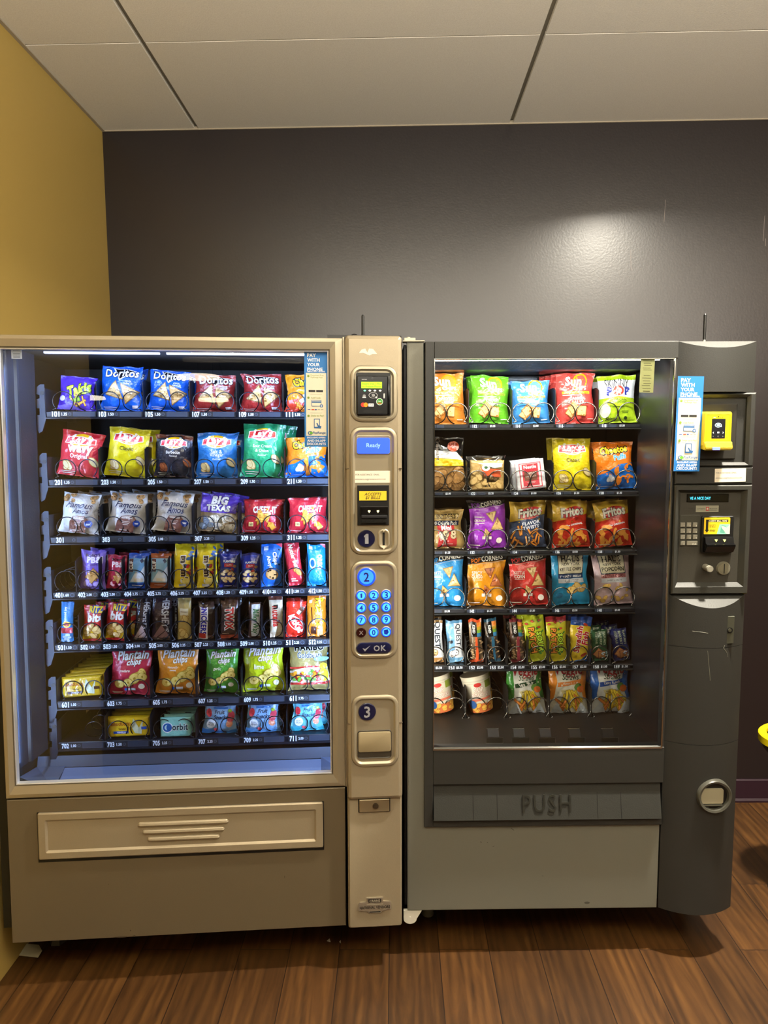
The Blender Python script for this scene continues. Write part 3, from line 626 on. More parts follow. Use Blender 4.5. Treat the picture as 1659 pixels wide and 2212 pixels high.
def disc(name, px, py, rp, m_, txt, tcol, parent=A, d=CB, hs=1, tw=.5, emit=0, halo=None, th=.004):
    u, z = pix(MA, px, py, d); r = rp/F*2.03; bm = bmesh.new(); n = 32; rings = []
    for rr_, dd in ((r, 0), (r, -th*.6), (r*.93, -th), (0.001, -th*1.05)): rings.append([bm.verts.new((u+math.cos(2*math.pi*i/n)*rr_, d+dd, z+math.sin(2*math.pi*i/n)*rr_)) for i in range(n)])
    for X, Y in zip(rings, rings[1:]):
        for i in range(n): bm.faces.new((X[i], X[(i+1) % n], Y[(i+1) % n], Y[i]))
    if halo:
        for X, Y in ((1.12, 1.0),):
            P = [bm.verts.new((u+math.cos(2*math.pi*i/n)*r*X, d-.0003, z+math.sin(2*math.pi*i/n)*r*X)) for i in range(n)]; Q_ = [bm.verts.new((u+math.cos(2*math.pi*i/n)*r*Y, d-.0012, z+math.sin(2*math.pi*i/n)*r*Y)) for i in range(n)]
            for i in range(n): bm.faces.new((P[i], P[(i+1) % n], Q_[(i+1) % n], Q_[i])).material_index = 1
        P = [bm.verts.new((u+math.cos(2*math.pi*i/n)*r*.78, d-th*1.12, z+math.sin(2*math.pi*i/n)*r*.78)) for i in range(n)]; bm.faces.new(P).material_index = 2
    o = ob(name, bm, [m_, ALU]+([halo] if halo else []), parent, smooth=35)
    if txt:
        a, cols = artbm(T(txt, 0, .5, tw, tcol, hs=hs, b=.04) if txt != '\u270b' else [('p', [(-.2, .3), (.1, .25), (.25, .5), (.15, .8), (-.05, .6), (-.25, .7)], tcol)], 2*r, 2*r, .0001, 0)
        for v in a.verts: v.co = (v.co.x+u, d-th*1.12-.0004-v.co.z, v.co.y+z-r)
        ob('numeral', a, [mat(tcol, .4) if not emit else mat(tcol, .4, emit=emit)], o)
    return o
disc('step_disc', 791, 1163.5, 19.5, NAVY, '1', '8f8f94', tw=.26, hs=1.0)
q = RP(MA, 816, 1142, 842, 1187, CB)+(.018,); sl = L('coin_slot', [ins(q, 0, CB-.0005), ins(q, .003, CB-.004), ins(q, .006, CB-.003), ins(q, .009, CB-.001)], ALU, A, smooth=True)
q = RP(MA, 826.5, 1150, 831, 1178, CB); box('slot', q[0], q[2], CB-.0014, CB-.0004, q[1], q[3], BLK, sl)
disc('step_disc', 791.5, 1246, 20.5, KEYB, '2', '20206a', tw=.3, hs=1.1, halo=mat('2f7cff', .3, emit=1.15))
KT = '123456789X0*'
for k, ch in enumerate(KT):
    x_ = (780, 807, 834)[k % 3]; y_ = (1286, 1312.5, 1339, 1366)[k//3]-(k % 3)*.7
    if ch == 'X': o = disc('key', x_, y_, 11.2, mat('2c0a0a', .25, coat=.5), 'X', '8a8282', tw=.42, th=.005); part(o, 'unlit dark red cancel key')
    elif ch == '*': disc('key', x_, y_, 11.2, KEYB, '\u270b', '1230b0', tw=.32, halo=mat('3f9cff', .3, emit=1.25), th=.005)
    else: disc('key', x_, y_, 11.2, KEYB, ch, '1230b0', tw=.36 if ch != '1' else .2, hs=1.0, halo=mat('3f9cff', .3, emit=1.25), th=.005)
q = RP(MA, 770, 1388, 845, 1411, CB)+(.016,)
ok = L('ok_key', [ins(q, -.001, CB-.0004), ins(q, 0, CB-.003), ins(q, .001, CB-.0045), ins(q, .003, CB-.005)], NAVY, A, smooth=35)
w_, h_ = q[2]-q[0], q[3]-q[1]; a, cols = artbm(T('OK', .17, .5, .36, '8f8f94', b=.05, sp=1.15)+PL([(-.33, .55), (-.26, .22), (-.10, .78), (-.255, .45)], '8f8f94'), w_, h_, .0001, 0)
for v in a.verts: v.co = (v.co.x+(q[0]+q[2])/2, CB-.0053-v.co.z, v.co.y+q[1])
ob('numeral', a, mat('8f8f94', .4), ok)
disc('step_disc', 793, 1537, 20, NAVY, '3', '8f8f94', tw=.34, hs=1.05)
q = RP(MA, 772, 1577, 846, 1638, CB)+(.009,); rcx = L('coin_return', [ins(q, 0, CB-.0006), ins(q, .001, CB-.0025), ins(q, .003, CB-.0015), ins(q, .0035, CB-.0003)], mat('3a342a', .5), A)
q = RP(MA, 774, 1580, 844, 1623, CB)+(.006,); L('return_flap', [ins(q, 0, CB-.001), ins(q, 0, CB-.004), ins(q, .002, CB-.005)], mat('96886a', .35, coat=.3), rcx, smooth=35)
q = RP(MA, 774, 1710+0, 844, 1755, -.018); q = RP(MA, 774, 1723, 843, 1754, -.018)
lk = L('lock', [ins(q, 0, -.0182, .002), ins(q, .0005, -.0195, .002), ins(q, .002, -.0195, .002), ins(q, .0025, -.0186, .002)], BLK, A)
q = (q[0]+.003, q[1]+.003, q[2]-.003, q[3]-.003); L('lock_plate', [(*q, -.0186), (*q, -.023), (q[0]+.0015, q[1]+.0015, q[2]-.0015, q[3]-.0015, -.0245)], mat('9c8f74', .28, .7), lk)
bm = bmesh.new(); cyl(bm, ((q[0]+q[2])/2+.003, -.0275, (q[1]+q[3])/2), .0085, .004, 'y', 24); cyl(bm, ((q[0]+q[2])/2+.003, -.029, (q[1]+q[3])/2), .004, .003, 'y', 16); ob('keyhole', bm, mat('6a6252', .25, .9), lk)
# maker's badge
q = RP(MA, 774, 1938, 845, 1971, -.018); w_, h_ = q[2]-q[0], q[3]-q[1]; bm = bmesh.new()
prism(bm, [(q[0], q[1]+h_*.22), (q[0]+w_*.28, q[1]+h_*.12), (q[0]+w_*.32, q[1]), (q[0]+w_*.68, q[1]), (q[0]+w_*.72, q[1]+h_*.12), (q[2], q[1]+h_*.22), (q[2], q[1]+h_*.62), (q[2]-w_*.05, q[1]+h_*.72), (q[0]+w_*.75, q[1]+h_*.75), (q[0]+w_*.75, q[3]), (q[0]+w_*.25, q[3]), (q[0]+w_*.25, q[1]+h_*.75), (q[0]+w_*.05, q[1]+h_*.72), (q[0], q[1]+h_*.62)], -.0215, -.0178)
bg = ob('maker_badge', bm, mat('b9b2a2', .25, .8), A)
bm, cols = artbm(Q(-.2, .70, .2, .93, '1c1812')+T('CRANE', 0, .81, .32, 'a79e8a')+Q(-.25, .54, .25, .62, '8d8472')+T('NATIONAL VENDORS', 0, .38, .92, '1c1812', hs=1.3, b=.04)+Q(-.17, .05, .17, .12, '1c1812'), w_, h_, .0001, 0)
for v in bm.verts: v.co = (v.co.x+(q[0]+q[2])/2, -.0217-v.co.z, v.co.y+q[1])
ob('badge_lettering', bm, [flat(c) for c in cols], bg)
# torn tape scrap
u_, z_ = pix(MA, 795, 760, CF); bm = bmesh.new()
prism(bm, [(u_-.026, z_-.004), (u_-.018, z_+.006), (u_-.008, z_+.009), (u_-.002, z_-.002), (u_+.003, z_+.009), (u_+.014, z_+.008), (u_+.026, z_-.006), (u_+.012, z_-.006), (u_+.004, z_-.010), (u_-.004, z_-.007), (u_-.014, z_-.003)], CF-.0006, CF-.0001); part(ob('tape_remnant', bm, mat('d8cdb8', .5), A), 'torn scrap of pale tape')
q = RP(MA, 24, 752, 47, 775, .023); sheet('rating_label', [x for y_ in (.75, .5, .38, .26, .14) for x in Q(-.33, y_-.03, .33, y_+.02, '5b6b8a')], q[2]-q[0], q[3]-q[1], A, ((q[0]+q[2])/2, .024, q[1]), base='d6e0f4')
# phone payment sticker (the square code of the original is left out)
def pay_art(third):
    G_, Bl = '7f9a35', '1f5f9e'
    a = Q(-.5, 0, .5, 1, '1d76c4')+Q(-.43, .115, .43, .775, 'e9e2cc')
    for k, s in enumerate(('PAY', 'WITH', 'YOUR', 'PHONE')): a += T(s, -.38+[.19, .27, .27, .33][k], .958-.0485*k, [.38, .54, .54, .66][k]*.98, 'ffffff', b=.055)
    a += T('SIMPLE. FAST. SECURE.', 0, .79, .76, 'ffffff', b=.02)
    a += E(-.33, .742, .05, .05, G_)+T('Download Free', .04, .75, .55, G_, b=.01)+T('PayRange App', .02, .727, .5, G_, b=.01)
    a += Q(-.32, .575, -.03, .597, '1d1d1d')+Q(0, .575, .29, .597, '1d1d1d')+Q(-.25, .55, .25, .553, 'a8a392')
    a += E(-.33, .515, .05, .05, G_)+T('Add Funds', -.02, .515, .4, G_, b=.01)
    a += Q(-.2, .425, .22, .49, Bl)+Q(-.18, .43, .2, .485, 'e9e2cc')+Q(-.2, .462, .22, .478, Bl)+E(.22, .43, .07, .07, Bl)+Q(.18, .427, .26, .433, 'ffffff')+Q(.21, .418, .23, .442, 'ffffff')
    a += Q(-.2, .385, -.08, .397, 'c8432c')+Q(-.06, .385, .02, .397, '30509a')+Q(.06, .387, .16, .395, 'a8a392')+Q(.2, .387, .3, .395, 'a8a392')+Q(-.36, .387, -.25, .395, '30509a')+Q(-.25, .355, .25, .358, 'a8a392')
    a += E(-.33, .325, .05, .05, G_)+T(third, .05, .325, .55, G_, b=.01)
    a += Q(-.1, .195, .15, .295, Bl)+Q(-.07, .21, .12, .287, 'e9e2cc')+PL([(0, .25), (.05, .25), (.1, .225), (.22, .215), (.18, .19), (.08, .2)], Bl)
    a += E(-.26, .145, .1, .085, Bl)+E(-.25, .145, .07, .06, 'e9e2cc')+E(-.22, .145, .07, .06, '6bb53a')+T('PayRange', .12, .145, .54, Bl, b=.02, sh=.15)
    a += T('EXCLUSIVE OFFERS', 0, .096, .78, 'ffffff', b=.04)+T('AND IN-APP', 0, .064, .78, 'ffffff', b=.05)+T('DISCOUNTS', 0, .03, .8, 'ffffff', b=.05)
    return a
q = RP(MA, 657, 759, 708, 965, .017); part(sheet('payment_sticker', pay_art('Slide to Pay!'), q[2]-q[0], q[3]-q[1], A, ((q[0]+q[2])/2, .0165, q[1]), rot=(0, R(.3), 0)), 'blue and white sticker on how to pay by phone')
for (x_, d_) in ((pix(MA, 126, 2050, .2)[0], .2), (pix(MA, 808, 2040, .2)[0], .2), (.08, DA-.06), (1.06, DA-.06)):
    bm = bmesh.new(); cyl(bm, (x_, d_, -.118), .013, .15, 'z', 12); cyl(bm, (x_, d_, -.134), .026, .017, 'z', 6, .022); part(ob('levelling_foot', bm, mat('4a473e', .5, .5), A), 'threaded steel foot')
# aerial on top
def aerial(M, px, d, ztop_px, zb, label, base_r):
    u, _ = pix(M, px, 715, d); z = pix(M, px, ztop_px, d)[1]; r = empty('antenna', M @ Matrix.Translation((u, d, zb)))
    tag(r, label, 'antenna', 'stub antennas on the machine tops')
    hh = z-zb; bm = bmesh.new(); cyl(bm, (0, 0, 0), base_r, .006, 'z', 20); cyl(bm, (0, 0, .006), base_r*.7, .014, 'z', 20, .0045); ob('base', bm, mat('8b8b88', .25, .8) if base_r > .009 else BLK, r, smooth=35)
    bm = bmesh.new(); cyl(bm, (0, 0, .018), .0042, hh-.018, 'z', 14); cyl(bm, (0, 0, hh), .0042, .003, 'z', 14, .002); ob('rod', bm, BLK, r, smooth=35); return r
aerial(MA, 784, .1, 682, zct+.005, 'thin black stub antenna standing on top of the tan machine', .006)
bm = bmesh.new(); u_, z_ = pix(MA, 760, 718, .06); tube(bm, [(u_+.035*math.cos(t/3)*.5, .06+.004*t, zct+.006+.012*max(0, math.sin(t/2.2))) for t in range(0, 12)], .0013)
tag(ob('cable_loop', bm, BLK, mw=MA), 'short black wire loop on top of the tan machine', 'cable')
# ---------------------------------------------------------------- grey machine on the right
B = empty('vending_machine', MB)
tag(B, 'grey and charcoal glass-front snack machine with PUSH flap, standing right of the tan one', 'vending machine')
bfl, bgl, bgr, bpr, bcr = .0506, .0767, .7637, .7714, .9976
zpu, zbb, zbt, ztp = .2752, .5238, 1.6688, 1.7167
DB = .74
PB = lambda px, py, d=0.: pix(MB, px, py, d)
bm = bmesh.new(); bx(bm, -.008, -.001, .03, DB, .0, ztp-.004); bx(bm, .985, .991, .05, DB, .02, ztp-.006); bx(bm, -.008, .99, DB-.006, DB, .02, ztp-.01); bx(bm, -.008, .99, .03, DB, ztp-.016, ztp-.008); bx(bm, -.008, .99, .05, DB, .0, .02)
bx(bm, .79, .796, .02, DB, .02, ztp-.02)
part(ob('carcass', bm, mat('17171a', .5), B), 'near black steel carcass')
# grey surround: left upright and lower front as one pressed panel
bm = bmesh.new(); pts = [(0, 0), (bpr-.002, 0), (bpr-.002, zpu), (bfl-.001, zpu), (bfl-.001, ztp), (0, ztp)]
prism(bm, pts, 0, .03); bmesh.ops.bevel(bm, geom=[e for e in bm.edges if abs(e.verts[0].co.y) < 1e-6 and abs(e.verts[1].co.y) < 1e-6], offset=.003, segments=2, affect='EDGES')
ob('front_surround', bm, GREYP, B, smooth=30)
bm = bmesh.new()
for px_, py_, rx, rz, a_ in ((1107, 1791, .007, .0012, -40), (1039, 1819, .003, .0012, -20), (1053, 1820, .0015, .0012, 0), (1066, 1828, .004, .0008, 30), (1268, 1950, .009, .004, 0), (1172, 1892, .003, .0006, 0)):
    u_, z_ = PB(px_, py_, 0); c_, s_ = math.cos(R(a_)), math.sin(R(a_)); prism(bm, [(u_+math.cos(t*.7)*rx*c_-math.sin(t*.7)*rz*s_, z_+math.cos(t*.7)*rx*s_+math.sin(t*.7)*rz*c_) for t in range(9)], -.0004, -.00005)
part(ob('scuff_mark', bm, mat('45443a', .7), B), 'small dark scuffs')
# charcoal door frame
bm = bmesh.new(); fo = (bfl, zpu, bpr, ztp); d0 = -.010
zm = PB(1180, 1690)[1]
bx(bm, bfl, bgl, d0, .03, zpu, ztp); bx(bm, bgl, bpr, d0, .03, zbt, ztp); bx(bm, bgr+.001, bpr, d0+.004, .03, zbb-.012, zbt); bx(bm, bgl, bpr, d0, .03, zm, zbb-.004); bx(bm, bgl, bpr, d0, .03, zpu, zpu+.022)
bmesh.ops.bevel(bm, geom=bm.edges[:], offset=.0015, segments=1, affect='EDGES'); ob('door_frame', bm, CHAR, B)
L('chrome_bead', [(bgl-.0005, zbb-.008, bgr+.0005, zbt, d0-.001), (bgl+.0018, zbb-.003, bgr-.0035, zbt-.0015, d0-.0015), (bgl+.0018, zbb, bgr-.0035, zbt-.0015, d0+.004)], CHROME, B, cap1=False)
bm = bmesh.new(); bx(bm, bgl, bgr, -.001, .003, zbb-.004, zbt); ob('window_glass', bm, GLASS, B)
# push door
q = (bgl+.002, zpu+.024, bpr-.006, zm-.003)
L('door_gap', [(bgl, zpu+.022, bpr, zm, .012)], BLK, B)
bm = bmesh.new(); P = [(q[3], .0), (q[3]-.026, -.004), (q[1]+.002, -.022), (q[1], -.018), (q[1], .008), (q[3], .008)]
Aa = [bm.verts.new((q[0], p[1], p[0])) for p in P]; Bb = [bm.verts.new((q[2]-(.0 if i < 1 else .0), p[1], p[0])) for i, p in enumerate(P)]
for i in range(6): bm.faces.new((Aa[i], Bb[i], Bb[(i+1) % 6], Aa[(i+1) % 6]))
bm.faces.new(Aa[::-1]); bm.faces.new(Bb)
for x_ in (1022, 1074, 1291, 1342):
    u_ = PB(x_, 1730, -.015)[0]; v = [(u_, -.0045, q[3]-.027), (u_+.0012, -.0045, q[3]-.027), (u_+.0012, -.0222, q[1]+.003), (u_, -.0222, q[1]+.003)]; bm.faces.new([bm.verts.new(p) for p in v]).material_index = 1
bmesh.ops.recalc_face_normals(bm, faces=bm.faces[:]); pd = ob('push_door', bm, [mat('2d2e2b', .5, 0, .1, 300), BLK], B)
bm, cols = artbm(T('PUSH', 0, .5, 1, 'a', b=.0, hs=1.25, sp=1.15), .146, .05, 0, 0)
sl_ = math.atan2(.018, q[3]-.028-q[1]); cx_, cz_ = PB(1181, 1735, -.014)
geom = bmesh.ops.extrude_face_region(bm, geom=bm.faces[:]); bmesh.ops.translate(bm, verts=[g for g in geom['geom'] if isinstance(g, bmesh.types.BMVert)], vec=(0, 0, .0022))
for v in bm.verts: x, y, z = v.co; y -= .025; v.co = (cx_+x, -.0135-z+y*math.sin(sl_)*.95, cz_+y*math.cos(sl_))
bmesh.ops.recalc_face_normals(bm, faces=bm.faces[:]); ob('push_lettering', bm, mat('24241f', .4), pd)
# ---- payment column
u0, u1 = bpr+.0015, bcr; NB = 20
def bul(u, b_): f = (u-u0)/(u1-u0); return -b_*(1-(2*f-1)**2)
def bulge(name, za, zb_, b_, m_, seam=False, ledge=0, ledmat=None, bottom=0):
    bm = bmesh.new(); U = [u0+(u1-u0)*i/NB for i in range(NB+1)]
    A_ = [bm.verts.new((u, bul(u, b_), za+bottom*bul(u, 1))) for u in U]; C_ = [bm.verts.new((u, bul(u, b_), zb_+ledge*bul(u, 1))) for u in U]; D_ = [bm.verts.new((u, 0, zb_)) for u in U]; E_ = [bm.verts.new((u, 0, za)) for u in U]
    for i in range(NB):
        bm.faces.new((A_[i], A_[i+1], C_[i+1], C_[i])); bm.faces.new((A_[i+1], A_[i], E_[i], E_[i+1]))
        if 0 < i < NB-1 or ledge == 0: 
            f = bm.faces.new((C_[i], C_[i+1], D_[i+1], D_[i])); f.material_index = 1
        elif i == 0: bm.faces.new((C_[0], C_[1], D_[1])).material_index = 1
        else: bm.faces.new((C_[i], C_[i+1], D_[i])).material_index = 1
    bmesh.ops.remove_doubles(bm, verts=bm.verts, dist=1e-6)
    return ob(name, bm, [m_, ledmat or m_], B, smooth=35)
bm = bmesh.new(); bx(bm, u0, u1, .0002, .05, .03, ztp-.001); ob('column_body', bm, CHAR, B)
zs = [PB(1580, y)[1] for y in (848, 1046, 1281, 1392, 1598)]
bulge('column_top', zs[0]+.001, ztp, .03, CHAR, ledge=.021, ledmat=SILV)
l1 = bulge('column_lower', zs[3]+.0008, zs[2]-.002, .04, CHAR, ledge=.034, ledmat=SILV)
bulge('column_lower', zs[4]+.0008, zs[3]-.0008, .04, CHAR); bulge('column_lower', .002, zs[4]-.0008, .04, CHAR)
bx_ = lambda n_, r_, d_: L(n_, r_, d_, B)
# reader recess block
zA, zBt = PB(1580, 1008)[1], zs[0]
q = (u0, zA+.001, u1, zBt-.001); i0 = RP(MB, 1508, 858, 1616, 999, -.02); i0 = (u0+.03, i0[1], i0[2], i0[3])
L('reader_recess', [(*q, .0), (*q, -.012), (q[0]+.004, q[1]+.004, q[2]-.004, q[3]-.004, -.016), (i0[0]-.008, i0[1]-.008, i0[2]+.008, i0[3]+.008, -.016), (*i0, -.008), (*i0, .0)], CHAR, B)
q2_ = RP(MB, 1512, 872, 1590, 992, -.004); q2_ = (i0[0]+.004, q2_[1], q2_[2], q2_[3]); L('recess_plate', [(*q2_, -.001), (*q2_, -.006), (q2_[0]+.003, q2_[1]+.003, q2_[2]-.003, q2_[3]-.003, -.0075)], mat('23211c', .5), B)
YEL = mat('efd413', .4, name='yellow_plastic')
q = RP(MB, 1520, 889, 1582, 965, -.045); bm = bmesh.new(); loft(bm, [(*q, -.006, .006), (*q, -.038, .006), ins(q, .003, -.045, .006), ins(q, .008, -.046, .006), ins(q, .009, -.0445, .004)]); bmesh.ops.recalc_face_normals(bm, faces=bm.faces[:])
rd = part(ob('card_reader', bm, YEL, B, smooth=30), 'bright yellow card reader with a dark screen')
prof = [(-.006, q[1]-.004), (-.05, q[1]-.010), (-.058, q[1]-.004), (-.052, q[1]+.014), (-.046, q[1]+.016), (-.006, q[1]+.004)]
bm = bmesh.new(); a_, b_ = [[bm.verts.new((x, p[0], p[1]+ (0))) for p in prof] for x in (q[0]+.002, q[2]-.002)]
for i in range(6): bm.faces.new((a_[i], b_[i], b_[(i+1) % 6], a_[(i+1) % 6]))
bm.faces.new(a_[::-1]); bm.faces.new(b_); bmesh.ops.bevel(bm, geom=bm.edges[:], offset=.0018, segments=2, affect='EDGES'); bmesh.ops.recalc_face_normals(bm, faces=bm.faces[:]); ob('reader_lip', bm, YEL, rd, smooth=40)
w_, h_ = q[2]-q[0], q[3]-q[1]
art = Q(-.29, .17, .32, .86, '1a1a22')+E(0, .64, .15, .1, 'd9f4ff')+E(0, .64, .12, .075, '1a1a22')+E(.0, .645, .08, .05, 'aee8ff')+Q(.08, .58, .16, .62, 'd9f4ff')
art += PL([(-.24, .38), (-.18, .42), (-.2, .38), (-.18, .34)], 'f4f4f4')+Q(-.03, .36, .06, .41, 'f4f4f4')+PL([(.26, .38), (.20, .42), (.22, .38), (.20, .34)], 'f4f4f4')
art += T('x', -.21, .25, .05, '9a9a9a')+T('c', .01, .25, .05, '9a9a9a')+T('o', .22, .25, .05, '9a9a9a')+E(0, .94, .028, .028, '201c08')+E(-.18, .905, .06, .02, 'fff8c8')+Q(-.06, .9, -.01, .915, '4a4208')+Q(.04, .9, .1, .915, '4a4208')+Q(.14, .9, .2, .915, '4a4208')
art += T('NAYAX', 0, .11, .13, '4a4208')+Q(.38, .2, .43, .215, '3a3408')+Q(.4, .6, .42, .7, 'b9a410')
sheet('reader_face', art, w_-.018, h_-.018, rd, ((q[0]+q[2])/2, -.0455, q[1]+.009), th=.0008, basemat=YEL, matf=lambda c: mat(c, .25, emit=.5) if c in ('d9f4ff', 'aee8ff', 'f4f4f4') else mat(c, .3))
q = RP(MB, 1540, 966, 1556, 972, -.06); part(box('status_light', q[0], q[2], -.0588, -.0575, q[1], q[3], mat('6a7dff', .4, emit=1.5), rd), 'small blue violet light')
# strip with the notice
q = (u0, zs[1]+.001, u1, zA-.001); L('label_strip', [(*q, 0), (*q, -.012), (q[0]+.003, q[1]+.003, q[2]-.003, q[3]-.003, -.015)], CHAR, B)
q = RP(MB, 1545, 1012, 1612, 1041, -.016); sheet('notice_label', EM, q[2]-q[0], q[3]-q[1], B, ((q[0]+q[2])/2-.001, -.0162, q[1]), th=.0008, rot=(0, R(-.8), 0), base='e6ddca')
# control frame
q = (u0, zs[2]+.001, u1, zs[1]-.001); i1 = RP(MB, 1467, 1064, 1590, 1257, -.004); i1 = (u0+.022, i1[1]-.001, u1-.026, i1[3])
L('control_frame', [(*q, 0), (*q, -.013), (q[0]+.003, q[1]+.003, q[2]-.003, q[3]-.003, -.017), (i1[0]-.013, i1[1]-.012, i1[2]+.012, i1[3]+.009, -.017), (*i1, -.001)], mat('30302b', .5, 0, .1, 400, var=.05), B)
CD = -.0014
part(sheet('control_plate', Q(-.5, 0, .5, 1, '45443c'), i1[2]-i1[0], i1[3]-i1[1], B, ((i1[0]+i1[2])/2, CD, i1[1]), th=.0004, matf=lambda c: mat('36342d', .5, 0, .1, 300)), 'dark bronze grey control plate')
q = RP(MB, 1483, 1067, 1574, 1085, CD); dp = L('display', [(*q, CD), (q[0]+.001, q[1]+.001, q[2]-.001, q[3]-.001, CD-.002)], BLKG, B)
sheet('display_text', T('VE A NICE DAY', -.19, .5, .52, '49d6ff', b=.02, hs=1.3), q[2]-q[0]-.006, q[3]-q[1]-.004, dp, ((q[0]+q[2])/2, CD-.0024, q[1]+.002), th=.0002, base='1c1a12', matf=lambda c: mat(c, .4, emit=1.1) if c != '1c1a12' else mat('1c1a12', .2))
q = RP(MB, 1503, 1092, 1552, 1106, CD); sheet('maker_badge', T('AUTOMATIC', -.27, .5, .36, '2b2b2b', b=.03)+Q(-.06, .2, .07, .8, 'a02a2a')+Q(-.03, .35, .04, .65, 'b9b5a4')+T('PRODUCTS', .27, .5, .34, '2b2b2b', b=.03)+Q(.08, .25, .42, .29, '2b2b2b'), q[2]-q[0], q[3]-q[1], B, ((q[0]+q[2])/2, CD-.001, q[1]), base='8a8878')
q = RP(MB, 1468, 1112, 1511, 1180, CD); L('keypad_recess', [(*q, CD-.0002), (q[0]+.002, q[1]+.002, q[2]-.002, q[3]-.002, CD-.0008)], mat('39382f', .6), B)
KM = mat('8b887c', .45)
for k in range(11):
    c, r_ = k % 3, k//3; x0 = 1470.5+13.3*c; y0 = 1129+13.2*r_; x1 = x0+9.6
    if k == 10: x1 = x0+23
    q = RP(MB, x0, y0, x1, y0+9.6, CD-.005); kk = L('key', [(*q, CD), (*q, CD-.004), (q[0]+.001, q[1]+.001, q[2]-.001, q[3]-.001, CD-.005)], KM, B)
    a, cc = artbm(T(['1', '2', '3', '4', '5', '6', '7', '8', '9', '0', 'CLR'][k], .22 if k < 10 else .2, .3, .1 if k == 0 else .22 if k < 10 else .4, 'e8e6da'), q[2]-q[0], q[3]-q[1], 0, 0)
    for v in a.verts: v.co = (v.co.x+(q[0]+q[2])/2, CD-.0052, v.co.y+q[1])
    ob('numeral', a, flat('e8e6da'), kk)
q = RP(MB, 1515, 1115, 1584, 1194, CD-.006); ba = L('bill_acceptor', [(*q, CD, .004), (*q, CD-.006, .004), (q[0]+.002, q[1]+.002, q[2]-.002, q[3]-.002, CD-.008, .004)], BLK, B, smooth=30); part(ba, 'black bill acceptor with yellow and teal label')
q = RP(MB, 1521, 1118, 1577, 1154, CD-.009)
art = PL([(-.5, 0), (.2, 0), (.2, 1), (-.5, 1)], 'f0d020')+PL([(.0, .0), (.5, 0), (.5, .6), (.1, .6)], '8fd0bb')+PL([(.12, .1), (.3, .05), (.34, .5), (.18, .55)], '5fa893')+PL([(.5, 0), (.38, .02), (.2, .35), (.17, .45), (.22, .5), (.38, .38), (.5, .58)], 'f1e6cd')+Q(-.43, .74, .43, .88, '1b1608')+T('INSERT BILL HERE', .03, .80, .72, 'f6efc0', sh=.2)
art += Q(-.43, .25, -.34, .8, '1b1608')+PL([(-.47, .27), (-.30, .27), (-.385, .1)], '1b1608')+T('ACCEPTS', -.17, .55, .24, '1b1608')+T('$1 BILLS', -.17, .44, .22, '1b1608')+T('mei', -.17, .24, .2, '1b1608')
sheet('instruction_label', art, q[2]-q[0], q[3]-q[1], ba, ((q[0]+q[2])/2, CD-.0086, q[1]), th=.0005, base='f0d020', rad=.003)
q = RP(MB, 1523, 1160, 1584, 1194, CD-.02); bm = bmesh.new(); prof = [(CD-.006, q[3]), (CD-.02, q[3]-.003), (CD-.024, q[3]-.018), (CD-.034, q[3]-.021), (CD-.034, q[3]-.026), (CD-.022, q[1]+.002), (CD-.006, q[1])]
a_, b_ = [[bm.verts.new((x, p[0], p[1])) for p in prof] for x in (q[0], q[2])]
for i in range(7): bm.faces.new((a_[i], b_[i], b_[(i+1) % 7], a_[(i+1) % 7]))
bm.faces.new(a_[::-1]); bm.faces.new(b_); bmesh.ops.recalc_face_normals(bm, faces=bm.faces[:]); ob('bill_mouth', bm, BLKG, ba)
for x_ in (1547, 1565):
    u_, z_ = PB(x_, 1168, CD-.023); bm = bmesh.new(); s_ = .004; prism(bm, [(u_, z_-s_), (u_+s_, z_+s_*.8), (u_+s_*.4, z_+s_), (u_, z_), (u_-s_*.4, z_+s_), (u_-s_, z_+s_*.8)], CD-.0245, CD-.0215); ob('arrow_light', bm, mat('e6f08a', .4, emit=.8), ba)
u_, z_ = PB(1526, 1226, -.01); bm = bmesh.new(); cyl(bm, (u_, CD-.034, z_), .0095, .034, 'y', 28); bmesh.ops.bevel(bm, geom=[e for e in bm.edges if e.verts[0].co.y < CD-.03 and e.verts[1].co.y < CD-.03], offset=.0015, segments=2, affect='EDGES'); part(ob('return_knob', bm, mat('a19e90', .35, .3), B, smooth=35), 'silver push button')
u_, z_ = PB(1563, 1228, -.004); bm = bmesh.new(); cyl(bm, (u_, CD-.006, z_), .018, .006, 'y', 32, .021); cyl(bm, (u_, CD-.0065, z_), .013, .002, 'y', 28, .0145, 0); bx(bm, u_-.0012, u_+.0012, CD-.0072, CD-.004, z_-.014, z_+.014, 1); ob('coin_slot', bm, [mat('8d8a78', .35, .5), BLK], B, smooth=35)
# lock plate
q = RP(MB, 1566, 1332, 1587, 1391, -.035); uq = (q[0]+q[2])/2; dq = bul(uq, .04)
lk = L('lock', [(*q, dq+.006), (*q, dq-.001), (q[0]+.001, q[1]+.001, q[2]-.001, q[3]-.001, dq-.002)], mat('55564a', .4, .5), B); lk.rotation_euler = (0, 0, 0)
bm = bmesh.new(); u_, z_ = PB(1576, 1361, dq); cyl(bm, (u_, dq-.003, z_), .0085, .002, 'y', 22, mi=0); cyl(bm, (u_-.0015, dq-.0055, z_+.0005), .005, .004, 'y', 18, mi=1); ob('keyhole', bm, [BLK, mat('6d6c5c', .3, .7)], lk)
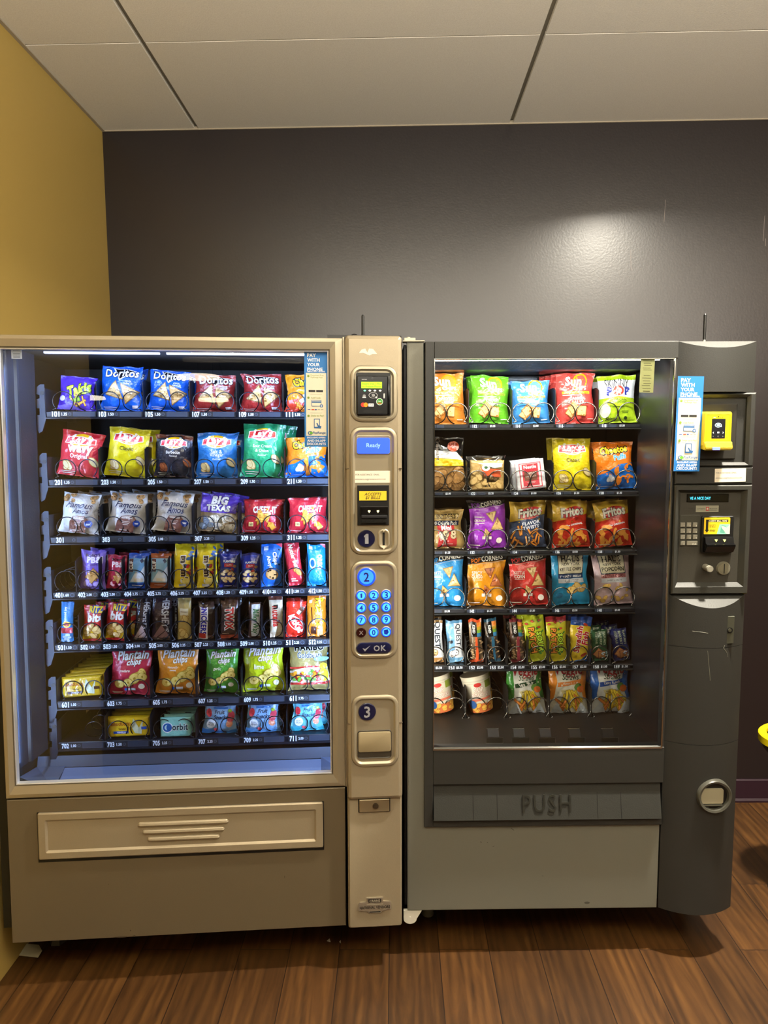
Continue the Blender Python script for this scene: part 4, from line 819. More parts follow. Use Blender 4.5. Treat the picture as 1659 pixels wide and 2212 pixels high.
# coin return ring
u_, z_ = PB(1541, 1718, -.038); r_ = 36/F*2.1; dq = bul(u_, .04)-.0075; bm = bmesh.new(); n = 40; rings = []
for a_, b_ in ((r_+.004, .012), (r_+.003, -.003), (r_, -.007), (r_-.006, -.005), (r_-.009, .004)): rings.append([bm.verts.new((u_+math.cos(2*math.pi*i/n)*a_, dq+b_, z_+math.sin(2*math.pi*i/n)*a_)) for i in range(n)])
for X, Y in zip(rings, rings[1:]):
    for i in range(n): bm.faces.new((X[i], X[(i+1) % n], Y[(i+1) % n], Y[i]))
bm.faces.new(rings[-1]).material_index = 1; bmesh.ops.recalc_face_normals(bm, faces=bm.faces[:]); rg = ob('coin_return', bm, [mat('4d4c44', .35, .2), BLK], B, smooth=40)
q = RP(MB, 1510, 1704, 1571, 1736, dq); L('return_flap', [(q[0]+.002, q[1], q[2]-.012, q[3], dq+.0035, .006), (q[0]+.002, q[1], q[2]-.012, q[3], dq-.001, .006)], mat('a09a82', .4, .2), rg, smooth=30)
box('return_lip', q[0]+.006, q[2]-.014, dq-.003, dq+.003, q[1]-.006, q[1]-.003, mat('4a4940', .35), rg)
bm = bmesh.new()     # crack and scuffs in the lower column
for P_ in ([(1527, 1405), (1529, 1428), (1531, 1450), (1532.5, 1469)], [(1497, 1364), (1514, 1365), (1528, 1367)], [(1566, 1394), (1563, 1400), (1571, 1410), (1574, 1420)]):
    tube(bm, [(PB(x, y, -.035)[0], bul(PB(x, y, -.035)[0], .04)-.0001, PB(x, y, -.035)[1]) for x, y in P_], .0006, 4)
part(ob('scratch_mark', bm, mat('77776a', .6), B), 'fine pale scratches')
# sticker on the column
q = RP(MB, 1459, 815, 1515, 1018, -.033); st = sheet('payment_sticker', pay_art('Swipe up to Pay!'), q[2]-q[0], q[3]-q[1]+.003, B, ((q[0]+q[2])/2, -.0315, q[1]), rot=(0, R(.7), 0), th=.001); part(st, 'blue and white sticker on how to pay by phone')
# yellow note inside the glass
q = RP(MB, 1382, 775, 1412, 848, .005); part(sheet('inspection_note', [x for k, y_ in enumerate((.93, .86, .8, .72, .66, .5, .42, .34, .26, .2, .12)) for x in Q(-.35+.05*(k % 3), y_, .3-.07*(k % 2), y_+.012, '4b4a2c')]+Q(-.25, .03, .25, .05, '2b2a1c'), q[2]-q[0], q[3]-q[1], B, ((q[0]+q[2])/2, .0045, q[1]), rot=(0, R(1.2), 0), base='e4e4a0'), 'pale yellow handwritten slip inside the glass')
# inside
bm = bmesh.new(); quadz(bm, [(.0, .02, zbb-.03), (.0, .6, zbb-.03), (.0, .6, zbt+.03), (.0, .02, zbt+.03)]); part(ob('liner_left', bm, DARKL, B), 'dark side liner')
bm = bmesh.new(); quadz(bm, [(.768, .02, zbb-.03), (.752, .24, zbb-.03), (.752, .24, zbt+.03), (.768, .02, zbt+.03)]); quadz(bm, [(.752, .24, zbb-.03), (.765, .25, zbb-.03), (.765, .25, zbt+.03), (.752, .24, zbt+.03)]); quadz(bm, [(.765, .25, zbb-.03), (.765, .6, zbb-.03), (.765, .6, zbt+.03), (.765, .25, zbt+.03)], 1)
part(ob('liner_right', bm, [mat('4a4c50', .28, .85, .3, 6), DARKL], B), 'brushed metal side liner')
bm = bmesh.new(); quadz(bm, [(0, .6, zbb-.05), (.78, .6, zbb-.05), (.78, .6, zbt+.03), (0, .6, zbt+.03)]); quadz(bm, [(0, .02, zbt+.03), (.78, .02, zbt+.03), (.78, .6, zbt+.03), (0, .6, zbt+.03)])
part(ob('liner_back', bm, mat('1d1b18', .6), B), 'dark back and top of the compartment')
zq = PB(1180, 782, .2)[1]; zq2 = PB(1180, 797, .2)[1]
bm = bmesh.new(); quadz(bm, [(.01, .2, zq2-.002), (.75, .2, zq2-.002), (.75, .15, zbt+.02), (.01, .15, zbt+.02)]); quadz(bm, [(.01, .2, zq2-.002), (.75, .2, zq2-.002), (.75, .4, zq2-.004), (.01, .4, zq2-.004)]); quadz(bm, [(.01, .4, zq2-.02), (.75, .4, zq2-.02), (.75, .4, zq2-.002), (.01, .4, zq2-.002)])
quadz(bm, [(.01, .42, zq2-.17), (.75, .42, zq2-.17), (.75, .42, zq2-.01), (.01, .42, zq2-.01)])
part(ob('top_baffle', bm, mat('3f4854', .3, .6, .5, 60), B), 'dusty blue grey metal baffle')
bm = bmesh.new(); zf = PB(1180, 1600, .1)[1]; quadz(bm, [(0, .02, zbb-.02), (.77, .02, zbb-.02), (.77, .28, zbb+.005), (0, .28, zbb+.005)]); quadz(bm, [(0, .28, zbb+.005), (.77, .28, zbb+.005), (.77, .6, zbb+.01), (0, .6, zbb+.01)]); part(ob('liner_floor', bm, mat('1c1912', .5), B), 'dark compartment floor')
for x_ in (1067, 1123, 1180, 1244, 1316):    # clear hinged catches along the bottom
    u_, z_ = PB(x_, 1592, .05); bm = bmesh.new(); bx(bm, u_-.024, u_+.028, .048, .050, z_-.02, z_-.002)
    quadz(bm, [(u_-.018, .050, z_), (u_+.016, .050, z_), (u_+.018, .075, z_+.018), (u_-.016, .075, z_+.018)]); bx(bm, u_-.019, u_+.017, .073, .076, z_+.017, z_+.0195); tube(bm, [(u_-.024, .047, z_-.002), (u_+.028, .047, z_-.002)], .0008, 4); ob('hinged_catch', bm, ACRYL, B)
bm = bmesh.new(); cyl(bm, (.04, .05, zbt+.012), .0125, .70, 'x', 16); lt = ob('fluorescent_tube', bm, mat('fffaf0', .5, emit=6), B)
area('tube_lamp', (.385, .05, zbt-.004),   .70, 3.6, (1, .96, .88), (R(33), 0, 0), .02, parent=B)
bm = bmesh.new(); cyl(bm, (.034, .035, zbb+.02), .011, zbt-zbb-.06, 'z', 14); ob('fluorescent_tube', bm, mat('fff6e6', .5, emit=1.5), B)  # upright tube added unseen behind the jamb to brighten the lower rows
area('tube_lamp', (.05, .05, (zbb+zbt)/2-.26), .02, 2.3, (1, .95, .86), (R(90), 0, R(-62)), .6, parent=B)  # fill light of the added upright tube
# ---- trays
dB = .22; rcb = 22/F*2.33; CMB = [coilmesh('coil', rcb, .0019, 4.6, .062, -1, COILB), coilmesh('coil', rcb, .0019, 4.6, .062, 1, COILB), mat('1b1b1c', .4, .2)]
rcl = 24/F*2.33; CLB = [coilmesh('coil', rcl, .0019, 4, .075, -1, COILB), coilmesh('coil', rcl, .0019, 4, .075, 1, COILB), mat('1f1e1c', .4)]
rsb = 19.8/F*2.33; CSB = [coilmesh('coil', rsb, .0019, 6, .045, -1, COILB)]*2+[mat('1f1e1c', .4)]
NBw = (.12, .105, .56, .13, (), .04, ((.0, .215), (.25, .42)))
NBs = (.27, .3, .70, .34, (), .04, ())
ROWS_B = [
 (916, 928, 920, 966, 93.3, .115, [('', ''), ('112', '$2.25'), ('114', '$2.00'), ('116', ''), ('118', '$1.50')], NBw, CMB),
 (1062, 1073, 920, 963, 92.6, .10, [('', '$2.00'), ('122', '$2.25'), ('124', '$1.00'), ('126', '$1.50'), ('128', '$1.50')], NBw, CMB),
 (1189, 1200, 920, 962, 91.9, .10, [('', '$1.25'), ('132', '$1.50'), ('134', '$1.50'), ('136', '$1.50'), ('138', '$1.50')], NBw, CMB),
 (1315, 1327, 920, 961, 92, .10, [('', '$1.50'), ('142', '$1.50'), ('144', '$1.50'), ('146', '$2.00'), ('148', '$2.00')], NBw, CMB),
 (1437, 1449, 920, 940, 44.7, .09, [('', '$3.50'), ('151', '$3.50'), ('152', '$2.00'), ('153', '$2.00'), ('154', '$2.00'), ('155', '$2.00'), ('156', '$2.00'), ('157', '$2.00'), ('158', '$1.50'), ('159', '$1.50')], NBs, CSB),
 (1556, 1567, 920, 961, 90.5, .11, [('', '$1.00'), ('162', '1.00'), ('164', '$1.50'), ('166', '$1.50'), ('168', '$1.50')], NBw, CLB),
]
TB = []
for k, (yt, yb, xl, c0, p_, dh, lab, no, me) in enumerate(ROWS_B):
    t, us, zt, pu = tray(B, MB, dB, yt, yb, xl, PB(1390, yt, dB)[0]-.003*k/2, 1150, .34, RAILB, len(lab), dh, rcb, ((22.7 if k < 5 else 24)/F*2.33 if len(lab) < 8 else 0), me, None, no, lab, c0=c0, pitch=p_)
    TB.append((t, us, zt, pu)); ur = PB(1390, yt, dB)[0]-.003*k/2
    bm = bmesh.new(); bx(bm, ur-.006, ur-.003, dB+.01, dB+.3, zt-.01, zt+.09); ob('end_plate', bm, CMB[2], t)
    bm = bmesh.new(); tube(bm, [(ur-.004, dB+.0, zt+.03), (ur+.006, dB-.004, zt+.030), (ur+.012, dB-.008, zt+.036), (ur+.013, dB-.008, zt+.042)], .0042, 8); part(ob('plastic_latch', bm, mat('cfcbb6', .4), t, smooth=True), 'white plastic latch')
    bm = bmesh.new(); a = [(ur+.004, dB, zt+.008), (ur+.0075, dB, zt+.008), (ur+.014, dB-.002, zt-.044), (ur+.006, dB-.002, zt-.044)]; vs = [bm.verts.new(p) for p in a]+[bm.verts.new((p[0], p[1]+.003, p[2])) for p in a]
    for f in ((0, 1, 2, 3), (7, 6, 5, 4), (0, 4, 5, 1), (1, 5, 6, 2), (2, 6, 7, 3), (3, 7, 4, 0)): bm.faces.new([vs[i] for i in f])
    ob('tray_stop', bm, mat('8d8c84', .25, .8), t)
# hinge plates, legs
u_, z_ = PB(893, 731, .01); bm = bmesh.new(); bx(bm, -.012, .05, -.006, .03, ztp+.0005, ztp+.004); bx(bm, -.008, .024, .0, .03, ztp+.004, ztp+.012); cyl(bm, (.004, .01, ztp+.004), .006, .011, 'z', 14); bmesh.ops.bevel(bm, geom=bm.edges[:], offset=.001, segments=1, affect='EDGES'); part(ob('hinge_plate', bm, mat('a9a797', .4, .4), B), 'pale metal top hinge')
bm = bmesh.new(); n = 14; pts = [(-.012, -.001)]+[(.008-.02*math.cos(math.pi*i/n), -.028-.0*i-.016*math.sin(math.pi*i/n)) for i in range(n+1)]+[(.044, -.001)]
prism(bm, pts, .002, .012); cyl(bm, (.008, .0, -.022), .002, .004, 'y', 10); part(ob('hinge_cover', bm, mat('d6d2c4', .4), B), 'white plastic bottom hinge cover')
for (x_, d_) in ((PB(924, 1990, .2)[0], .2), (PB(1471, 1990, .2)[0], .2), (.043, DB-.06), (.83, DB-.06)):
    bm = bmesh.new(); cyl(bm, (x_, d_, -.10), .0165, .105, 'z', 20); cyl(bm, (x_, d_, -.148), .02, .05, 'z', 20, .0165); part(ob('levelling_foot', bm, mat('5f5c4e', .5, .3), B, smooth=35), 'tubular steel foot')
aerial(MB, 1522, .06, 680, ztp-.008, 'black stub antenna on a silver cone base on top of the grey machine', .011)
# ---------------------------------------------------------------- small things around
def scrap(name, pts, z, label, mc, cat):
    bm = bmesh.new(); P = []
    for px, py in pts:
        r_ = ray(px, py); t = (z-CAM.z)/r_.z; P.append(CAM+r_*t)
    top = [bm.verts.new(p+Vector((0, 0, .004*(i % 2)))) for i, p in enumerate(P)]; bot = [bm.verts.new(v.co-Vector((0, 0, .0012))) for v in top]; n = len(P)
    bm.faces.new(top); bm.faces.new(bot[::-1])
    for i in range(n): bm.faces.new((top[i], bot[i], bot[(i+1) % n], top[(i+1) % n]))
    tag(ob(name, bm, mc), label, cat)
scrap('paper_scrap', [(35, 2063), (48, 2040), (84, 2041), (91, 2056), (82, 2068), (58, 2067)], .0015, 'crumpled off-white paper scrap on the floor under the tan machine', mat('c9c3a4', .7), 'paper scrap')
scrap('floor_crumb', [(706, 2032), (712, 2030), (714, 2034), (709, 2036)], .0015, 'pale crumb on the floor under the tan machine', mat('b9b4a4', .7), 'crumb')
scrap('floor_crumb', [(733, 2034), (736, 2033), (736, 2037)], .0015, 'smaller white crumb right of the pale crumb, under the tan machine', mat('b9b4a4', .7), 'crumb')
# yellow rimmed bin at the right edge
r_ = ray(1676, 1600); t = 2.45/r_.y; c_ = CAM+r_*t
bn = bpy.data.objects.new('litter_bin', None); COL.objects.link(bn); bn.location = (c_.x+.09, c_.y, 0); tag(bn, 'black bin with a bright yellow rim, cut off at the right edge of the view', 'bin')
zt = c_.z+.02; n = 36; rad = .135
def ringmesh(prof, m_, name):
    bm = bmesh.new(); R_ = [[bm.verts.new((math.cos(2*math.pi*i/n)*p[0], math.sin(2*math.pi*i/n)*p[0]*.9, p[1])) for i in range(n)] for p in prof]
    for X, Y in zip(R_, R_[1:]+R_[:1]):
        for i in range(n): bm.faces.new((X[i], X[(i+1) % n], Y[(i+1) % n], Y[i]))
    bmesh.ops.recalc_face_normals(bm, faces=bm.faces[:]); return ob(name, bm, m_, bn, smooth=35)
ringmesh([(rad, zt), (rad+.004, zt-.004), (rad+.004, zt-.028), (rad-.006, zt-.03), (rad-.024, zt-.01), (rad-.022, zt)], YEL, 'rim')
ringmesh([(rad-.006, zt-.03), (rad-.01, zt-.05), (.07, zt-.12), (.06, zt-.15), (.06, .02), (.09, .0), (.085, 0), (.05, .02), (.05, zt-.14), (.065, zt-.11), (rad-.02, zt-.045), (rad-.018, zt-.03)], BLK, 'body')
# ---------------------------------------------------------------- what is for sale
def crimp(c1, c2=None):
    return Q(-.5, .965, .5, .972, c1)+Q(-.5, .98, .5, .986, c1)+Q(-.5, .02, .5, .026, c1)
def fine(x, y, w, c, n=2, gap=.035):
    o = []
    for k in range(n): o += Q(x-w/2*(1-.2*k), y-gap*k-.006, x+w/2*(1-.2*k), y-gap*k+.006, c)
    return o
def a_tri(sub, dk, sk=0):       # triangle-logo tortilla chips
    return crimp(dk)+PL([(-.22, .97), (.36, .9), (.0, .66)], 'f3e2d6')+PL([(-.17, .95), (.30, .89), (.01, .70)], '14100f')+T('Doritos', .02, .84, .82, 'ffffff', out='1a1626', b=.05, ow=.06, hs=1.0, rot=-sk)+T(sub, .22, .63, .2, 'ffffff', out=dk, b=.03)\
        + CH('tri', -.18, .36, -.05, .5, 1, .26, 'd9b173', '8f6a34', 3)+CH('tri', .12, .34, .22, .42, 1, .24, 'cfa568', '8a6230', 5)+fine(-.25, .08, .3, 'e8d8d8')+Q(.25, .07, .38, .13, 'ddd0d0')
def a_lays(name, tc, c2, chipc=('ecd9a0', 'b98f45'), wavy=None, chips=True, sub2=''):
    o = crimp(c2)+PL([(-.5, 1), (-.1, 1), (-.2, .93), (-.5, .88)], c2)+PL([(.5, .98), (.15, .99), (.25, .9), (.5, .86)], c2)
    o += E(0, .79, .31, .155, 'ffffff')+E(0, .80, .27, .145, 'f6c61a')+E(0, .76, .27, .09, 'f09a1a')+PL([(-.35, .85), (0, .885), (.35, .85), (.37, .73), (0, .70), (-.38, .715)], 'ffffff')+PL([(-.33, .84), (0, .872), (.33, .84), (.35, .74), (0, .713), (-.36, .725)], 'd3222c')
    o += T("Lay's", 0, .795, .54, 'ffffff', b=.1, sh=.3, hs=1.0)
    if wavy: o += T('wavy', .03, .57, .62, 'ffffff', b=.1)+T(name, .0, .43, .42, tc, b=.03)
    else:
        ln = name.split('\n')
        for k, s in enumerate(ln): o += T(s, 0, .57-.085*k, min(.5, .05*len(s)), tc, b=.02)
        if sub2: o += T(sub2, 0, .57-.085*len(ln), .2, tc)
    if chips: o += CH('oval', -.3, .16, -.18, .34, 3, .13, *chipc, 7)+CH('oval', .3, .3, .42, .4, 1, .12, *chipc, 9)
    return o+fine(-.22, .1, .34, 'f4f0e0', 2)
def a_amos():
    return CH('cookie', -.42, .8, .42, .95, 9, .075, 'c79a63', '7d5530', 4)+T('Famous', .02, .70, .70, '14214a', b=.03, sh=.35, hs=.9)+T('Amos', .06, .555, .44, '14214a', b=.03, sh=.35, hs=1.1)+PL([(-.2, .08), (.2, .06), (.27, .36), (.2, .44), (-.12, .43), (-.2, .3)], '7b5147')+Q(-.1, .37, .18, .42, 'e9ddd2')+T('CHOC CHIP', .04, .395, .25, '7b5147')+fine(.03, .3, .22, 'd9c6bb', 3)+E(.28, .27, .09, .08, '1f3f8f')+fine(.28, .28, .1, 'ffffff', 2, .02)+fine(-.02, .12, .2, 'd9c6bb', 1)
def a_sun(c1, flav, l2, banner, pale):
    return crimp(c1)+E(.12, .82, .2, .2, 'f7b21c')+E(.12, .81, .165, .165, pale)+T('Sun', -.06, .83, .44, 'ffffff', b=.09, hs=1.0, out=c1, ow=.03)+T('CHIPS', .12, .69, .38, 'ffffff', b=.07, hs=.9)+Q(-.36, .575, .4, .625, banner)+T('100% WHOLE GRAIN', .02, .6, .68, '7a5a10', b=.02)+fine(-.1, .55, .5, 'ffffff', 1)+T(flav, .02, .485, .4, 'ffffff', b=.05, hs=.85)+(T(l2, .04, .405, .34, 'ffffff', b=.05) if l2 else [])\
        + CH('sq', -.2, .2, .3, .3, 4, .12, 'efc68a', 'b97a35', 8)+fine(.35, .09, .15, 'f4f0e0', 1)
def a_corner(flav, l2, popc, chipc=('dcb878', '9a713c')):
    o = PL([(-.5, .82), (-.1, .865), (.5, .92), (.5, 1), (-.5, 1)], '23211f')+T('POP', -.29, .90, .24, popc, b=.05, rot=8, hs=1.1)+T('CORNERS', .13, .95, .56, 'f2ead6', b=.05, rot=8, hs=1.3)+fine(.0, .845, .0, 'd8d0c0', 1)
    return o+[('q', .05, .862, [(-.4, -.008), (.4, -.008), (.4, .0), (-.4, .0)], 'd8d0c0', 8)]+T(flav, -.25, .66, .28, 'fff4e4', b=.02, hs=1.1)+T(l2, -.25, .585, .28, 'fff4e4', b=.05, hs=1.2)+[('q', -.25, .53, [(-.13, -.005), (.13, -.005), (.13, .005), (-.13, .005)], 'fff4e4', 0)]+CH('tri', .05, .64, .1, .7, 1, .2, *chipc, 2)+CH('tri', .2, .46, .25, .5, 1, .22, *chipc, 6)+CH('tri', -.05, .32, 0, .36, 1, .16, *chipc, 7)\
        + Q(-.14, .2, -.06, .26, 'f4e6d8')+Q(.02, .2, .1, .26, 'f4e6d8')+E(.3, .17, .08, .07, 'f4e6d8')+fine(-.3, .08, .26, 'f4e6d8', 1)
def a_fritos(l1, sec, c3):
    return Q(-.5, .0, .5, .46, sec)+PL([(-.5, .46), (.5, .46), (.5, .72), (0, .5), (-.5, .56)], sec)+E(.05, .75, .35, .15, 'c3282a', 6)+T('Fritos', .04, .77, .66, 'e9e3d4', b=.09, out='2b1d16', rot=6, sh=.1, hs=1.15)+T(l1, .1, .50, .5, 'ffffff', b=.05, rot=8, out=c3, hs=.85)+CH('stick' if sec != 'c9321f' else 'curl', -.38, .08, .38, .4, 16, .12, 'f0a040', 'b3601e', 5)+fine(-.2, .07, .4, 'f7ead0', 1)
def a_puffs():
    return PL([(-.5, 0), (.5, 0), (.5, .55), (.1, .52), (-.3, .34), (-.5, .3)], '1a6fd0')+T('Cheetos', .0, .83, .72, 'ffd21e', b=.1, out='1b1410', ow=.12, rot=6, hs=1.15)+T('Puffs', .15, .68, .34, '5cc4f0', b=.06, rot=8, out='ffffff')+CH('curl', -.1, .14, .42, .5, 9, .11, 'f58c28', 'd06a10', 4)+CH('oval', -.3, .12, -.1, .26, 3, .09, 'f0f0f4', 'c8ccd8', 5)+fine(-.25, .07, .3, 'cfe0f8', 1)
def a_cheet():
    return T('Cheetos', .12, .80, .85, 'ffd21e', b=.1, out='1b1410', ow=.12, rot=4, hs=1.15)+T('Crunchy', .25, .66, .4, 'ffffff', out='1b1410')+PL([(-.5, 0), (.5, 0), (.5, .4), (-.5, .3)], 'd8412a')+CH('stick', -.35, .1, .35, .4, 7, .16, 'f58c28', 'b9581a', 3)+CH('oval', -.25, .1, 0, .4, 3, .09, 'f4f0ea', 'cfc8c0', 2)
def a_cheez():
    return crimp('7c1420')+T('CHEEZ-IT', .08, .70, .66, 'ffffff', b=.08, out='8c1822', hs=1.5, sh=.1)+Q(.12, .68, .18, .73, 'e8a021')+CH('tri', -.15, .44, .15, .5, 3, .19, 'f0b24a', 'c07a22', 2)+Q(-.34, .2, -.22, .32, 'f3d48a')+T('160', -.28, .26, .09, '2b2b2b')+CH('sq', .2, .2, .32, .3, 2, .07, 'f0a53a', 'b8701a', 3)+fine(-.3, .08, .26, 'f3c8c8', 1)
def a_plant(flav, dk, n=2):
    return crimp(dk)+Q(-.12, .93, .16, .96, '2b2a1c')+T('Plantain', .03, .84, .78, 'ffffff', b=.05, sh=.3, out='8a7038', rot=4, hs=1.1, ow=.05)+T('chips', .08, .69, .36, 'ffffff', b=.05, sh=.3, out='8a7038', rot=4, hs=1.1, ow=.05)+T(flav, -.12, .53, .26, 'fff8e8', sh=.2)+CH('ring', -.05, .28, .33, .5, 6, .13, 'f2d878', 'b99a30', n)+CH('ring', -.3, .2, -.1, .3, 1, .12, 'f2d878', 'b99a30', 3)+E(.28, .2, .07, .06, 'f4f0e0')+Q(-.02, .12, .14, .17, 'e8ecf4')+E(-.08, .14, .035, .035, '2a5aa0')+fine(-.28, .08, .24, 'f4f0e0', 2, .025)
def a_welch(c2):
    return PL([(-.5, 1), (.5, 1), (.5, .84), (0, .80), (-.5, .85)], 'e9edf2')+T("Welch's", 0, .93, .76, '1f2f6f', b=.06, hs=1.2)+fine(.0, .86, .4, '6f7fa5', 1)+PL([(-.42, .79), (0, .765), (.45, .81), (.45, .80), (0, .75), (-.42, .775)], '1f2f6f')+Q(-.2, .69, .26, .735, '2d78c8')+T('Fruit', .0, .61, .32, '2a3550', sh=.25, hs=1.0, b=.03)+T('Snacks', .03, .47, .46, '2a3550', sh=.25, hs=1.0, b=.03)+E(-.26, .28, .14, .13, 'f3f8fc')+T('REAL', -.26, .31, .16, '55637f')+T('FRUIT!', -.26, .25, .18, '55637f')+E(-.34, .58, .09, .12, 'c9303c')+E(.36, .5, .1, .14, 'd7455a')+E(.3, .28, .1, .1, 'f0a080')+E(.33, .4, .1, .08, 'e05a6a')+E(.33, .64, .06, .05, 'a8c840')+PL([(-.5, 0), (.5, 0), (.5, .12), (.1, .08), (-.5, .14)], c2)+E(-.1, .12, .06, .05, 'e05a6a')
def a_haribo():
    return T('HARIBO', .02, .90, .76, '10100c', b=.09, out='f4f4ea', ow=.08, hs=1.0)+T('Goldbears', .03, .745, .66, '3c4a58', b=.04, out='ffffff', hs=1.2)+PL([(-.5, .42), (0, .52), (.5, .50), (.5, .16), (-.5, .16)], 'e8dcc0')+PL([(-.5, .50), (0, .53), (.5, .51), (.5, .485), (0, .5), (-.5, .46)], 'c8342c')+Q(-.5, .13, .5, .18, 'c8342c')+CH('oval', -.4, .22, .3, .44, 14, .07, 'd8433a', 'a82a22', 4)+CH('oval', -.4, .22, .3, .44, 8, .06, '6fae3c', '3f7a1e', 5)+CH('oval', -.4, .22, .3, .44, 7, .06, 'f2a42c', 'c07818', 6)+E(.36, .34, .1, .15, 'f0d43a')+E(.36, .52, .09, .07, 'f0d43a')+E(.33, .66, .18, .05, '8fc4e8')+fine(-.2, .06, .4, '5a5030', 1)
def a_vert(txt, c, W, rot=-90, x=0, y=.5, out=None, b=.06, sh=0, hs=1):   # lettering running along a bar
    return T(txt, x, y, W, c, rot=rot, out=out, b=b, sh=sh, hs=hs)
def a_hals(p1, flav, flc, sub, box_):
    return Q(-.34, .60, .36, .985, '22324a')+Q(-.32, .62, .34, .97, 'dcd3b2')+T("HAL'S", .01, .90, .5, '2a2a26', b=.04, hs=1.1)+T('NEW YORK', .01, .795, .5, '2a2a26', b=.03)+T(p1, .01, .70, .6, '22221e', b=.04, hs=1.1)+Q(-.34, .53, .36, .60, box_)+T(flav, .01, .565, .62, flc, b=.04, hs=1.05)+Q(-.34, .44, .36, .525, 'e6eaf0')+T(sub, .01, .483, .42, '2c3444', b=.01, hs=.8)
def a_veg(flav, fb, edge):
    o = PL([(-.5, .3), (-.5, 1), (-.36, 1), (-.3, .6), (-.38, .3)], edge)+PL([(.5, .3), (.5, 1), (.38, 1), (.32, .6), (.4, .3)], edge)
    o += T('Garden', .06, .90, .34, '3f7a34', sh=.1)+T('Veggie', .0, .82, .74, 'a3242a', b=.05, hs=1.25)+T('Straws', .05, .715, .44, '3a4a30', b=.02, sh=.2, hs=1.2)+PL([(-.28, .61), (.33, .67), (.33, .60), (-.28, .53)], fb)+T(flav, .03, .602, .44, 'f4f0e0', rot=5)
    o += PL([(-.2, .47), (.04, .5), (.04, .39), (-.14, .39)], 'cdbf86')+fine(-.06, .45, .14, '7a6a40', 2)+E(.26, .53, .1, .09, '5f8a3a')+E(.33, .49, .1, .08, 'd8702a')
    o += CH('stick', -.3, .18, .32, .38, 16, .16, 'e6c83c', 'a88a1e', 3)+CH('stick', -.25, .18, .3, .36, 5, .15, 'e08a3a', 'a85a20', 4)+PL([(-.5, 0), (-.1, .03), (-.28, .27)], 'ccd3d6')+PL([(.5, 0), (.12, .03), (.3, .27)], 'ccd3d6')+fine(.3, .09, .14, '6a7072', 2)
    return o
def a_kind(c, main='6a5a48'):
    return Q(-.5, .93, .5, 1, c)+Q(-.5, 0, .5, .07, c)+Q(-.34, .60, .10, .93, '17130f')+T('KIND', -.12, .765, .62, 'f2f2ec', rot=-90, b=.08, hs=1.1)+Q(.12, .83, .45, .93, 'e8842a')+Q(.12, .76, .45, .83, 'c8a42c')+Q(.12, .69, .45, .76, '7aa83c')+Q(.12, .60, .45, .69, '3c86b8')+CH('oval', -.4, .1, .42, .57, 34, .11, 'b99a70', '5c4630', 7)+Q(-.08, .07, .10, .6, c)
def a_quest(c, pic):
    return Q(.0, .12, .5, .93, 'd8dce0')+Q(-.5, .93, .5, 1, c)+T('QUEST', .22, .66, 1.35, '2b3440', rot=-90, b=.04, hs=.9)+fine(-.25, .6, .2, 'f0f0f0', 1)+CH('cookie', -.3, .12, .2, .26, 4, .2, *pic, 3)+E(-.25, .5, .12, .1, '2b3038')
def a_sour(red=False):
    return ([] if not red else Q(-.5, .88, .5, 1, 'b3303a'))+T('SOUR', .18, .42, .95, 'c8f04a', rot=-90, out='1c2410', b=.1, ow=.1)+T('PATCH', -.16, .47, 1.2, 'f59a3c', rot=-90, out='1c2410', b=.1, ow=.1)+CH('oval', -.35, .08, .4, .95, 7, .08, '4f9a3a', '2a5a20', 5)+CH('oval', -.35, .6, .4, .95, 4, .08, 'd8503a', '8a2a1a', 6)
def a_swed():
    return PL([(-.5, .0), (.5, 0), (.5, .3), (.1, .05), (-.5, 0)], '2a6ac0')+E(0, .45, .5, .75, 'f2d43a')+PL([(-.5, .82), (0, .93), (.5, .78), (.5, 1), (-.5, 1)], '1f4f9f')+T('Swedish', -.15, .50, 1.25, 'c8252c', rot=80, out='ffffff', b=.08, sh=.1, hs=1.1)+T('Fish', .2, .52, .62, 'c8252c', rot=80, out='ffffff', b=.08, sh=.1, hs=1.1)+E(.12, .16, .16, .07, 'c04a30', 30)+E(.2, .82, .12, .06, 'c0402c', -30)
def a_bak(c):
    return T('NATURE\'S', .3, .72, .8, 'c8d8b8', rot=-90, b=.03)+T('BAKERY', .05, .72, .8, 'c8d8b8', rot=-90, b=.03, hs=.9)+T('FIG BAR', -.22, .73, .7, 'a8b898', rot=-90, b=.02)+CH('sq', -.1, .18, .15, .36, 3, .26, 'b07a4a', '5a2a3a', 4)+CH('oval', .1, .08, .42, .35, 8, .07, 'c8d8e8', c, 6)
def a_wafer(c2):
    return T('Bauducco', -.17, .68, .46, 'b3541a', sh=.3, b=.03, hs=1.2)+T('Wafer', -.14, .42, .17, '5a3a14')+Q(-.34, .20, -.0, .32, c2)+T('VANILLA', -.16, .26, .2, 'ffffff')+fine(-.2, .1, .28, '6a5a20', 1)+PL([(.12, .9), (.25, .45), (.35, .85), (.3, .15), (.15, .2), (.08, .5)], 'd9e2c4')+Q(.3, .36, .42, .5, c2)
def a_orbit():
    return E(-.26, .5, .17, .17, 'f2fbfa')+E(-.26, .5, .145, .145, '1f5fae')+E(-.26, .5, .09, .09, 'bfe3ea')+E(-.22, .5, .07, .11, '1f5fae')+T('orbit', .14, .52, .5, '1c3f46', b=.06, out='eefaf6', hs=1.3)+fine(.25, .14, .25, '2f7a7a', 1)
def a_bobo(): return crimp('6a4fb8')+T("BOBO'S", .0, .87, .58, '231c5c', b=.08, hs=.9)+T('PB&J', .08, .73, .64, 'efe6fb', b=.08, out='8a78d8')+T('GRAPE', .05, .63, .32, '3a2c80')+CH('tri', -.1, .3, .2, .42, 3, .3, 'c99a5a', '8a5a2a', 3)+CH('oval', -.25, .12, .3, .24, 3, .16, 'bfa9ee', '8a70d0', 4)
